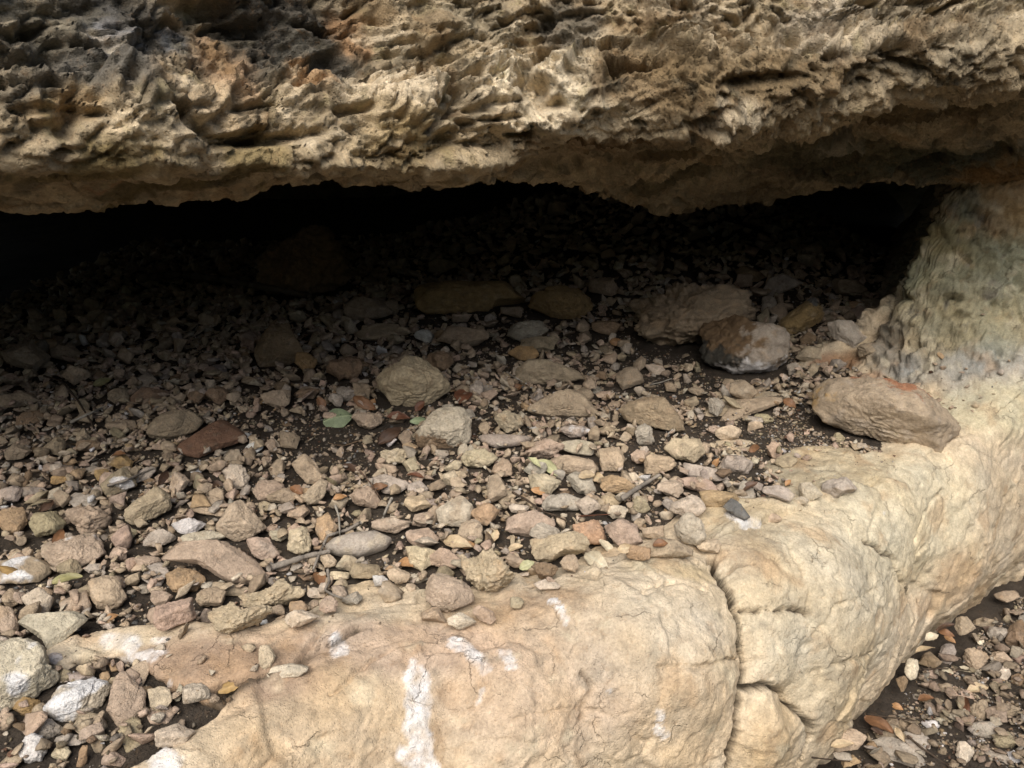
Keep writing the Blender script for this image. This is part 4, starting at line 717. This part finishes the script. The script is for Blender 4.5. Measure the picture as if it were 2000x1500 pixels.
def rot_stone(rg):
    a = rg.uniform(0, 2 * math.pi); tx, ty = rg.normal(0, .48, 2); ca, sa = math.cos(a), math.sin(a)
    Rz = np.array([[ca, -sa, 0], [sa, ca, 0], [0, 0, 1]]); Rx = np.array([[1, 0, 0], [0, math.cos(tx), -math.sin(tx)], [0, math.sin(tx), math.cos(tx)]]); Ry = np.array([[math.cos(ty), 0, math.sin(ty)], [0, 1, 0], [-math.sin(ty), 0, math.cos(ty)]])
    return (Ry @ Rx @ Rz).astype(f32)
def candidates(n, x0, x1, y0, y1):
    x = gr.uniform(x0, x1, n); y = gr.uniform(y0, y1, n); z = hget(H0, x, y); return x, y, z
N1 = 50000
X, Y, Z_ = candidates(N1, -2.4, 1.9, .75, 5.1); xg, yg, zg = candidates(8200, .75, 2.5, 1.2, 3.0)
onrock = hget(HR, X, Y) > hget(HS, X, Y) + .004
bare, PX, PY = soil_bare(X, Y, Z_)
keep = (Z_ > -.1) & (Z_ < .55) & (~onrock | (gr.random(N1) < .05)) & (gr.random(N1) > bare) & (PX > -160) & (PX < 2100) & (PY < 1620) & (gr.random(N1) < np.interp(Y, [1.2, 2.2, 3.0, 4.3], [1, 1, .55, .30])) & (Y > Yc(X) + .03)
b2, px2, py2 = soil_bare(xg, yg, zg); keep2 = (zg < -HF + .05) & (gr.random(len(xg)) > b2 * .8) & (py2 < 1750)
CX = np.concatenate([X[keep], xg[keep2]]); CY = np.concatenate([Y[keep], yg[keep2]])
SZ = np.clip(np.exp(gr.normal(math.log(.0118), .46, len(CX))), .0060, .032)       # half length
SZ = SZ * np.interp(CY, [2.1, 3.4], [1, 1.6]); order = np.argsort(-SZ); CX, CY, SZ = CX[order], CY[order], SZ[order]
GP = []
for x, y, s in zip(CX, CY, SZ):
    lv = 3 if s > .0165 else 2; k = int(gr.integers(40)); V, F, kd = PB[lv, k]; W = (V * s) @ rot_stone(gr).T * np.array([1, 1, gr.uniform(.8, 1.15)], f32)
    i = np.clip(((W[:, 0] + x - GX0) / GR).astype(int), 0, GNX - 1); j = np.clip(((W[:, 1] + y - GY0) / GR).astype(int), 0, GNY - 1)
    h = H[i, j]; lo = W[:, 2] < 0; low = H0[min(int((x - GX0) / GR), GNX - 1), min(int((y - GY0) / GR), GNY - 1)] < -.4
    if low: h = np.where(HR[i, j] > -.5, -HF, h)
    if not lo.any(): continue
    rel = (h - W[:, 2])[lo]; z = np.quantile(rel, .80); base = H0[min(int((x - GX0) / GR), GNX - 1), min(int((y - GY0) / GR), GNY - 1)]
    z = min(z, rel.min() + 1.5 * s + .004)
    if z - base > .020 + .55 * s or h.max() - h.min() > .020 + 1.1 * s: continue
    z -= .06 * s
    np.maximum.at(H, (i, j), W[:, 2] + z)
    GP.append((x, y, z, s, W, F, kd))
print('gravel settled', len(GP), 'of', len(CX))
gp = np.array([g[:4] for g in GP]); gpx, gpy, gf = project(gp[:, :3]); gs = 2 * gp[:, 3] / gf * FPX
# hidden ones: buried under later stones
top = hget(H, gp[:, 0], gp[:, 1]); seen = (gpx > 10) & (gpx < 1990) & (gpy > 560) & (gpy < 1490) & (top < gp[:, 2] + 1.3 * gp[:, 3])
MAXIND = 298
nind = max(0, MAXIND - len(STONES)); idx = np.where(seen)[0]; idx = idx[np.argsort(-gs[idx])][:nind]; ind = set(idx.tolist())
CK = ['tan', 'tan', 'tan', 'pale', 'pink', 'pink', 'grey', 'grey', 'dun', 'dun', 'yellow', 'orange', 'olive', 'brown', 'white']
CP = np.array([.20, .14, .10, .12, .14, .08, .06, .04, .05, .04, .03, .015, .015, .015, .01]); CP = CP / CP.sum()
GV, GF, GC, nv = [], [], [], 0
for n, (x, y, z, s, W, F, kd) in enumerate(GP):
    c = gr.choice(CK, p=CP); W = W.astype(f32)
    if n in ind:
        rg = np.random.default_rng(n); o = link('stone', mesh_from('stone', W, F, stone_colour(rg, W, c)), M_STONE); o.location = (x, y, z)
        STONES.append(dict(o=o, px=float(gpx[n]), py=float(gpy[n]), s=float(gs[n]), w=float(gs[n]), h=.7 * float(gs[n]), c=c, k=kd, label=None, short=None, cat='stone')); continue
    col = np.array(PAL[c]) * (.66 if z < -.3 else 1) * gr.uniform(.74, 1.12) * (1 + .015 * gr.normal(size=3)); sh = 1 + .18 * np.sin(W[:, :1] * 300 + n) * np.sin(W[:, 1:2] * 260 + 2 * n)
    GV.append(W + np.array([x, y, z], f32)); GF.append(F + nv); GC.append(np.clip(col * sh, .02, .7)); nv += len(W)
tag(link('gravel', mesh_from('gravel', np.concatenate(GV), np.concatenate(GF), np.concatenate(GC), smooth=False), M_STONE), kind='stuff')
# grit and crumbs on the bare soil
NG = 70000
x, y, z0 = candidates(NG, -2.2, 1.75, .8, 3.6); x2, y2, z2 = candidates(34000, .75, 2.4, 1.3, 2.85); x = np.concatenate([x, x2]); y = np.concatenate([y, y2]); z0 = np.concatenate([z0, z2])
zz = hget(H, x, y); px, py, ff = project(np.stack([x, y, zz], -1)); onr = (hget(HR, x, y) > hget(HS, x, y) + .003) & (z0 > -.3)
m = (px > -60) & (px < 2060) & (py < 1560) & (zz < z0 + .016) & (z0 < .15) & ((z0 > -.1) | (z0 < -HF + .06)) & (~onr | (z0 < -.3) | (gr.random(len(x)) < .04)) & ((y > Yc(x) + .02) | (z0 < -.3))
x, y, zz = x[m], y[m], zz[m]; D1, F1_ = ico(1); n = len(x); s = np.clip(np.exp(gr.normal(math.log(.0024), .5, n)), .001, .007)
jit = 1 + .28 * gr.normal(size=(n, len(D1), 1)).astype(f32); ax = gr.uniform(.6, 1.2, (n, 1, 3)).astype(f32); ax[:, :, 2] *= .7
V = D1[None] * jit * ax * s[:, None, None] + np.stack([x, y, zz + .2 * s], -1)[:, None, :]
F = (F1_[None] + (np.arange(n) * len(D1))[:, None, None]).reshape(-1, 3); cc = np.array([PAL[c] for c in gr.choice(CK + ['dark', 'red'], n)]) * gr.uniform(.30, .95, (n, 1)); col = np.repeat(cc, len(D1), 0)
tag(link('grit', mesh_from('grit', V.reshape(-1, 3), F, col, smooth=False), M_STONE), kind='stuff')
print('grit', n)
# ================================================================== LEAVES, TWIGS
def plain_material(name, rough, spec, bump):
    m = stone_material(name, [('n', 220, bump)], rough=rough, speck=.12, hue=.03, spec=spec); return m
M_LEAF = plain_material('leaf', .55, .4, .0008); M_WOOD = plain_material('weathered_wood', .85, .2, .0025)
LC = dict(brown=(.17, .085, .04), orange=(.33, .185, .085), tan=(.42, .32, .20), beige=(.52, .45, .32), red=(.13, .055, .03), olive=(.24, .22, .10), green=(.235, .285, .165), dark=(.07, .04, .025), ochre=(.38, .25, .10), pale=(.40, .39, .22))
LW = dict(brown='brown', orange='orange-brown', tan='tan', beige='beige', red='dark reddish', olive='olive-brown', green='pale green', dark='dark brown', ochre='ochre yellow', pale='yellow-green')
DETAILS = []
def leaf(px, py, ln, ang, c, label=None, wr=.46, fold=.25, curl=.35, tip=.55, lift=.004, spots=False, n=(17, 9)):
    rg = np.random.default_rng(int(px * 13 + py * 7)); Hc, t = march(px, py, H); C = Hc + np.array([0, 0, lift])
    d = ray(px, py); d = d / np.linalg.norm(d); nrm = np.array([0, 0, 1.]) * tip - d * (1 - tip) + .22 * rg.normal(size=3); nrm /= np.linalg.norm(nrm)
    def on(qx, qy):
        e = ray(qx, qy); k = np.dot(C - CAM, nrm) / np.dot(e, nrm); return CAM + k * e
    ca, sa = math.cos(R(ang)), math.sin(R(ang)); A = on(px - ca * ln / 2, py + sa * ln / 2); B = on(px + ca * ln / 2, py - sa * ln / 2)
    L = np.linalg.norm(B - A); ex = (B - A) / L; ey = np.cross(nrm, ex); ey /= np.linalg.norm(ey); L = min(L, 2.2 * ln * t / FPX)
    u, v = np.meshgrid(np.linspace(0, 1, n[0]), np.linspace(-1, 1, n[1]), indexing='ij'); u = u.ravel(); v = v.ravel()
    wv = .5 * wr * L * np.sin(math.pi * np.clip(u, .012, .988) ** .85) ** .75 * (1 + (.02 if spots else .06) * np.sin(u * 23 + rg.uniform(0, 6)))
    z = fold * wv * np.abs(v) - curl * L * (u - .5) ** 2 + curl * .3 * L * .25 + (0 if spots else .03) * L * np.sin(u * 7 + v * 2 + rg.uniform(0, 6)); y = v * wv; x = (u - .5) * L
    Tp = np.stack([x, y, z], 1); V = np.concatenate([Tp, Tp - np.array([0, 0, .0006])]); k = len(Tp); G = grid_faces(*n); nu, nv = n; I = np.arange(k).reshape(nu, nv)
    rim = np.concatenate([I[0, :], I[1:, -1], I[-1, -2::-1], I[-2:0:-1, 0]]); rim2 = np.roll(rim, -1); Fq = np.concatenate([G, G[:, ::-1] + k, np.stack([rim2, rim, rim + k, rim2 + k], 1)])
    base = np.array(LC[c]) * rg.uniform(.85, 1.15); sh = 1 + .22 * fbm(np.stack([u * 5, v * 2, u * 0 + rg.uniform(0, 9)], 1), 3, 3); mid = np.exp(-(v / .10) ** 2) * .35
    col = base * sh[:, None]; col = col * (1 - mid[:, None]) + np.clip(base * 1.6, 0, .6) * mid[:, None]
    if spots:
        for (a, b, r) in ((.30, .62, .06), (.93, .45, .05), (.95, -.5, .06), (.05, .2, .05), (.62, .2, .02)): col[np.hypot(u - a, (v - b) * .4) < r] = (.02, .018, .012)
    W = V @ np.stack([ex, ey, nrm]); o = link('leaf', mesh_from('leaf', W, Fq, np.clip(np.concatenate([col, col * .85]), .01, .7)), M_LEAF); o.location = C
    DETAILS.append(dict(o=o, px=px, py=py, s=ln, c=LW[c], k='leaf', label=label, cat='leaf')); return o, (C, ex, ey, nrm, L)
def tube(name, pts, rad, c, mat, label=None, cat=None, parent=None, seg=8, lift=.5, taper=.6, world=None):
    q = np.array(pts, float)
    if world is None:
        s = np.concatenate([[0], np.cumsum(np.hypot(*np.diff(q, axis=0).T))]); n = max(10, int(s[-1] / 5)); tt = np.linspace(0, s[-1], n); W = []
        for a in tt:
            P, t = march(np.interp(a, s, q[:, 0]), np.interp(a, s, q[:, 1]), H); W.append((*P, t))
        W = np.array(W); z = W[:, 2] + lift * rad * W[:, 3] / FPX
        # a stiff twig spans the gaps between stones
        dist = np.linalg.norm(W[:, :3] - CAM, axis=1); k = np.ones(7) / 7; ds = np.convolve(np.pad(dist, 3, mode='edge'), k, 'valid'); ds = np.minimum(ds, dist) - .003
        P = CAM + (W[:, :3] - CAM) * (ds / dist)[:, None]; P[:, 2] += lift * rad * W[:, 3] / FPX; r0 = rad * np.mean(W[:, 3]) / FPX
    else: P = np.array(world); n = len(P); r0 = rad
    n = len(P); T = np.gradient(P, axis=0); T /= np.linalg.norm(T, axis=1)[:, None] + 1e-9; up = np.array([.1, .2, 1.]); S = np.cross(T, up); S /= np.linalg.norm(S, axis=1)[:, None] + 1e-9; U = np.cross(S, T)
    rr = r0 * np.linspace(1, taper, n) * (1 + .18 * np.sin(np.arange(n) * 1.7) * np.sin(np.arange(n) * .6)); an = np.arange(seg) / seg * 2 * math.pi
    V = P[:, None] + rr[:, None, None] * (np.cos(an)[None, :, None] * S[:, None] + np.sin(an)[None, :, None] * U[:, None]); I = np.arange(n * seg).reshape(n, seg); J = np.roll(I, -1, 1)
    F = np.stack([I[:-1], I[1:], J[1:], J[:-1]], -1).reshape(-1, 4); V = V.reshape(-1, 3); ends = len(V); V = np.concatenate([V, P[:1], P[-1:]])
    F = np.concatenate([F, np.stack([I[0], J[0], np.full(seg, ends), np.full(seg, ends)], 1)[:0]]); F3 = np.concatenate([F[:, [0, 1, 2]], F[:, [0, 2, 3]], np.stack([J[0], I[0], np.full(seg, ends)], 1), np.stack([I[-1], J[-1], np.full(seg, ends + 1)], 1)])
    col = np.array(c) * (1 + .35 * fbm(V * np.array([90, 90, 90]), 3, 9)[:, None]); C = P[n // 2]
    o = link(name, mesh_from(name, V - C, F3, np.clip(col, .01, .7)), mat, parent); o.location = C
    if parent is None: DETAILS.append(dict(o=o, px=float(np.mean(q[:, 0])), py=float(np.mean(q[:, 1])), s=30, c='', k='twig', label=label, cat=cat))
    return o
g, (C, ex, ey, nr, L) = leaf(660, 830, 60, 12, 'green', 'broad domed pale green leaf with small dark holes lying on bare soil', wr=.85, fold=-.25, curl=.5, tip=.3, lift=.024, spots=True, n=(33, 19))
us = np.linspace(.03, .97, 20); xs_ = (us - .5) * L; zs_ = -.5 * L * (us - .5) ** 2 + .5 * .3 * L * .25 + .0006
tube('midrib', [(0, 0)], .0011, (.42, .46, .28), M_LEAF, world=np.stack([xs_, 0 * xs_, zs_], 1) @ np.stack([ex, ey, nr]), parent=g).location = (0, 0, 0)
g.children[0].location = Vector(np.array([xs_[10], 0, zs_[10]]) @ np.stack([ex, ey, nr]))
for a in [(200, 748, 40, 20, 'olive', 'olive green leaf curled in the shade on the left'), (818, 824, 34, 5, 'green', 'narrow green leaf under the knobbly pitted rock'), (712, 790, 52, -28, 'brown', 'long brown leaf below the lumpy boulder'), (727, 792, 26, 70, 'orange', 'orange-brown upright leaf below the lumpy boulder'),
          (778, 816, 46, -4, 'red', 'dark reddish leaf beside the narrow green leaf'), (762, 852, 56, 35, 'dark', 'large dark brown leaf beside the knobbly pitted rock'), (628, 790, 28, -60, 'brown'), (820, 795, 26, 50, 'red'), (1044, 905, 34, -40, 'pale', 'short yellow-green leaf, upper of a touching pair'), (1072, 915, 50, -38, 'pale', 'long yellow-green leaf, lower of a touching pair'),
          (893, 1063, 58, -12, 'tan', 'long tan leaf beside a dark hole, on the ledge rubble'), (963, 1048, 30, 70, 'tan', 'upright tan leaf between cream stones'), (912, 1068, 40, 5, 'orange'), (793, 1103, 30, -22, 'orange', 'small shiny orange leaf below a cream stone'), (741, 953, 34, 8, 'brown', 'brown leaf on a broad pinkish-grey stone'),
          (688, 919, 44, -24, 'dark', 'dark curled leaf among pale stones'), (812, 931, 34, -10, 'red', 'reddish leaf on a smooth grey stone'), (20, 1117, 46, -14, 'ochre', 'yellow-orange leaf on the stained slab at the left edge'), (131, 1133, 62, 12, 'olive', 'olive-brown leaf under a yellowish stone at the left'), (218, 1209, 30, 22, 'orange', 'orange-brown leaf beside the brown bedrock'), (452, 1344, 56, 26, 'ochre', 'ochre leaf wedged at the edge of the ledge bedrock'),
          (624, 1133, 30, -68, 'brown', 'round brown leaf behind the humped yellow stone'), (665, 974, 28, 15, 'orange', 'cupped orange-brown leaf, rounded like a nut'), (1054, 962, 34, -12, 'orange', 'orange leaf under a yellowish stone'), (1006, 1073, 32, 22, 'tan'), (1029, 1107, 32, 24, 'pale', 'pale olive leaf beside the cracked cream stone'), (1146, 931, 32, 8, 'tan', 'left one of two overlapping tan leaves'), (1168, 936, 30, -15, 'tan', 'right one of two overlapping tan leaves'),
          (1186, 1072, 44, -48, 'beige', 'curled beige leaf above the ledge rim'), (1165, 1098, 58, -38, 'beige', 'large curled beige leaf lying against the ledge rim'), (1222, 1074, 32, 8, 'tan'), (1398, 907, 22, 60, 'orange', 'tiny orange leaf standing beside the long tapering grey stone'), (1539, 945, 16, 50, 'orange'), (1542, 790, 30, -35, 'brown', 'brown leaf on dark soil left of the oblong block'), (1462, 953, 40, 30, 'dark', 'dark crumpled leaf among the grey stones'), (1203, 669, 26, 5, 'orange', 'orange leaf in the shade beside the broad knobbly boulder'),
          (1820, 1246, 27, 25, 'beige', 'heart-shaped pale leaf on the lower ground against the ledge'), (1855, 1251, 27, -30, 'orange', 'orange-brown leaf on the lower ground beside the heart-shaped pale leaf'), (1913, 1255, 28, -52, 'beige', 'beige drop-shaped leaf on the lower ground'), (1851, 1316, 30, -40, 'beige', 'pale leaf lying across a thin dark twig'), (1806, 1270, 40, 15, 'tan'), (1716, 1416, 66, -28, 'brown', 'large curved brown leaf leaning against the ledge foot', .5),
          (1757, 1437, 34, -55, 'tan'), (1808, 1366, 32, 5, 'brown', 'lobed brown leaf on the dark lower soil'), (1910, 1347, 44, 14, 'tan'), (1882, 1311, 46, -6, 'beige', 'long narrow pale leaf on the lower ground'), (1645, 1456, 46, 6, 'tan', 'flat tan leaf on the stone under the ledge'), (1752, 1383, 26, -25, 'orange'), (1846, 1226, 36, 20, 'dark', 'dark round leaf in the corner under the ledge'), (1884, 1378, 32, -62, 'red'), (1846, 1238, 40, -20, 'brown'), (1720, 1430, 40, -18, 'dark'),
          (115, 1052, 40, 60, 'brown'), (232, 890, 30, 10, 'brown'), (320, 935, 34, 60, 'dark'), (93, 990, 34, 40, 'dark'), (580, 960, 30, -30, 'brown'), (1475, 880, 24, 10, 'brown'), (1010, 760, 26, 30, 'brown'), (905, 775, 30, 55, 'red'), (1290, 1065, 30, 10, 'brown'), (425, 950, 30, -15, 'dark')]:
    leaf(*a[:5], label=a[5] if len(a) > 5 else None, wr=a[6] if len(a) > 6 else (.62 if a[2] < 34 else .42))
WD = (.24, .21, .175); DK = (.07, .05, .035); GW = (.33, .30, .25)
for nm, pts, rad, c, lb in [('twig', [(1214, 976), (1250, 953), (1288, 930)], 5.5, WD, 'thick grey lichen-covered twig among the pale stones'), ('twig', [(1000, 962), (1030, 978), (1062, 1001), (1085, 1008), (1106, 1018)], 2.4, DK, 'dark thin twig with a knee crossing grey stones'), ('twig', [(1130, 1009), (1160, 1007), (1192, 1005)], 1.5, (.12, .05, .03), 'thin red-brown stem between two cream stones'),
                            ('stick', [(525, 1113), (560, 1102), (600, 1089), (642, 1080)], 7, WD, 'flat grey weathered stick right of the bent slab'), ('twig', [(655, 988), (662, 1010), (664, 1048)], 2.4, GW, 'short upright grey twig above the smooth oval pebble'), ('twig', [(704, 1022), (680, 1036), (640, 1048), (626, 1078), (611, 1116)], 3.6, WD, 'crooked grey twig left of the smooth oval pebble'), ('twig', [(640, 1114), (643, 1138), (634, 1154), (652, 1164), (672, 1170)], 3.2, WD, 'bent twig just behind the humped yellow stone'),
                            ('twig', [(765, 975), (756, 993), (748, 1012)], 3.2, GW, 'stubby grey twig between pinkish stones'), ('twig', [(703, 920), (725, 946), (744, 975)], 1.6, (.15, .10, .07), 'thin brown stem leaning on a pinkish-grey stone'), ('twig', [(85, 735), (120, 745), (150, 780), (172, 815), (184, 838)], 2.4, DK, 'black curved twig in the shade on the left'), ('stick', [(139, 826), (165, 814), (199, 798)], 3.4, GW, 'pale stick lying in the shaded rubble on the left'),
                            ('twig', [(1772, 1438), (1800, 1462), (1830, 1482), (1860, 1502)], 2.6, DK, 'dark twig crossing the lower grey slab'), ('twig', [(1798, 1308), (1840, 1306), (1892, 1310)], 1.8, DK, 'thin straight dark twig on the lower ground'), ('twig', [(1585, 1480), (1620, 1484), (1660, 1488)], 1.8, DK, 'dark twig under the foot of the ledge'), ('twig', [(700, 862), (670, 872), (640, 866)], 1.5, (.16, .11, .07), 'thin root curling in front of the domed green leaf'),
                            ('twig', [(990, 728), (1005, 738), (1020, 746)], 2.0, GW, 'small grey twig left of the ridge-shaped stone'), ('twig', [(1270, 752), (1290, 748), (1312, 740)], 1.8, GW, 'thin pale twig on the soil behind the sloping tan wedge'), ('stick', [(210, 950), (250, 938), (300, 915)], 3.0, WD, 'grey splinter lying across the left rubble'), ('branch', [(275, 548), (350, 540), (440, 552), (520, 566), (605, 582)], 9, (.14, .11, .085), 'long dim branch lying at the back of the shelter'), ('twig', [(1690, 1395), (1740, 1402), (1790, 1408)], 1.8, DK, 'dark twig beside the large curved brown leaf')]:
    tube(nm, pts, rad, c, M_WOOD, lb, {'stick': 'stick', 'branch': 'branch'}.get(nm, 'twig'))

# ================================================================== LABELS: every stone and leaf by its look and what it lies beside
LM = [(r['px'], r['py'], r['short']) for r in STONES if r['short']] + [(660, 830, 'domed green leaf'), (1440, 1250, 'cleft in the ledge'), (815, 1420, 'white streak on the ledge'), (1250, 953, 'thick lichen-covered twig'), (585, 1096, 'flat weathered stick'), (1820, 1246, 'heart-shaped pale leaf'), (1716, 1416, 'curved brown leaf'), (1890, 1160, 'orange patch under the ledge'), (1750, 560, 'rock pillar'), (915, 420, 'roof lip'), (1165, 1098, 'large curled beige leaf'), (893, 1063, 'long tan leaf')]
ORD = ['', 'second ', 'third ', 'fourth ', 'fifth ', 'sixth ', 'seventh ', 'eighth ', 'ninth ', 'tenth ', 'eleventh ', 'twelfth ', 'thirteenth ', 'fourteenth ']
SHAPE = dict(ang='angular', slab='flat', knob='knobbly', smooth='smooth', round='rounded')
def sector(dx, dy):
    a = math.degrees(math.atan2(-dy, dx)) % 360
    return ['right of', 'behind and right of', 'behind', 'behind and left of', 'left of', 'in front and left of', 'in front of', 'in front and right of'][int(((a + 22.5) % 360) // 45)]
def auto_labels(items, noun):
    bins = {}
    for r in items:
        if r['label']: continue
        L = sorted(((math.hypot(r['px'] - x, (r['py'] - y) * 1.3), x, y, n) for x, y, n in LM))[0]
        bins.setdefault((L[3], sector(r['px'] - L[1], (r['py'] - L[2]) * 1.3)), []).append((L[0], id(r), r))
    for (lm, sec), v in bins.items():
        seen = {}
        for dist, _, r in sorted(v, key=lambda q: q[:2]):
            if noun == 'leaf': desc = f"{r['c']} leaf"
            else:
                sz = 'tiny' if r['s'] < 24 else 'small' if r['s'] < 36 else 'medium-sized' if r['s'] < 58 else 'large'; desc = f"{sz} {WORD[r['c']]} {SHAPE[r['k']]} stone"
            k = seen.get(desc, 0); seen[desc] = k + 1
            near = 'just ' if dist < 60 else ''
            r['label'] = (f"{ORD[k]}{desc} {near if k == 0 else ''}{sec} the {lm}").strip()
auto_labels(STONES, 'stone'); auto_labels([r for r in DETAILS if r['k'] == 'leaf'], 'leaf')
used = {}
for r in STONES + DETAILS:
    n = used.get(r['label'], 0); used[r['label']] = n + 1
    if n: r['label'] = f"{ORD[n]}{r['label']}, further off"
    tag(r['o'], r['label'], r['cat'], {'stone': 'loose stones of the rubble', 'boulder': 'boulders lying in the shelter', 'leaf': 'fallen leaves', 'twig': 'twigs and sticks in the rubble', 'stick': 'twigs and sticks in the rubble'}.get(r['cat']))
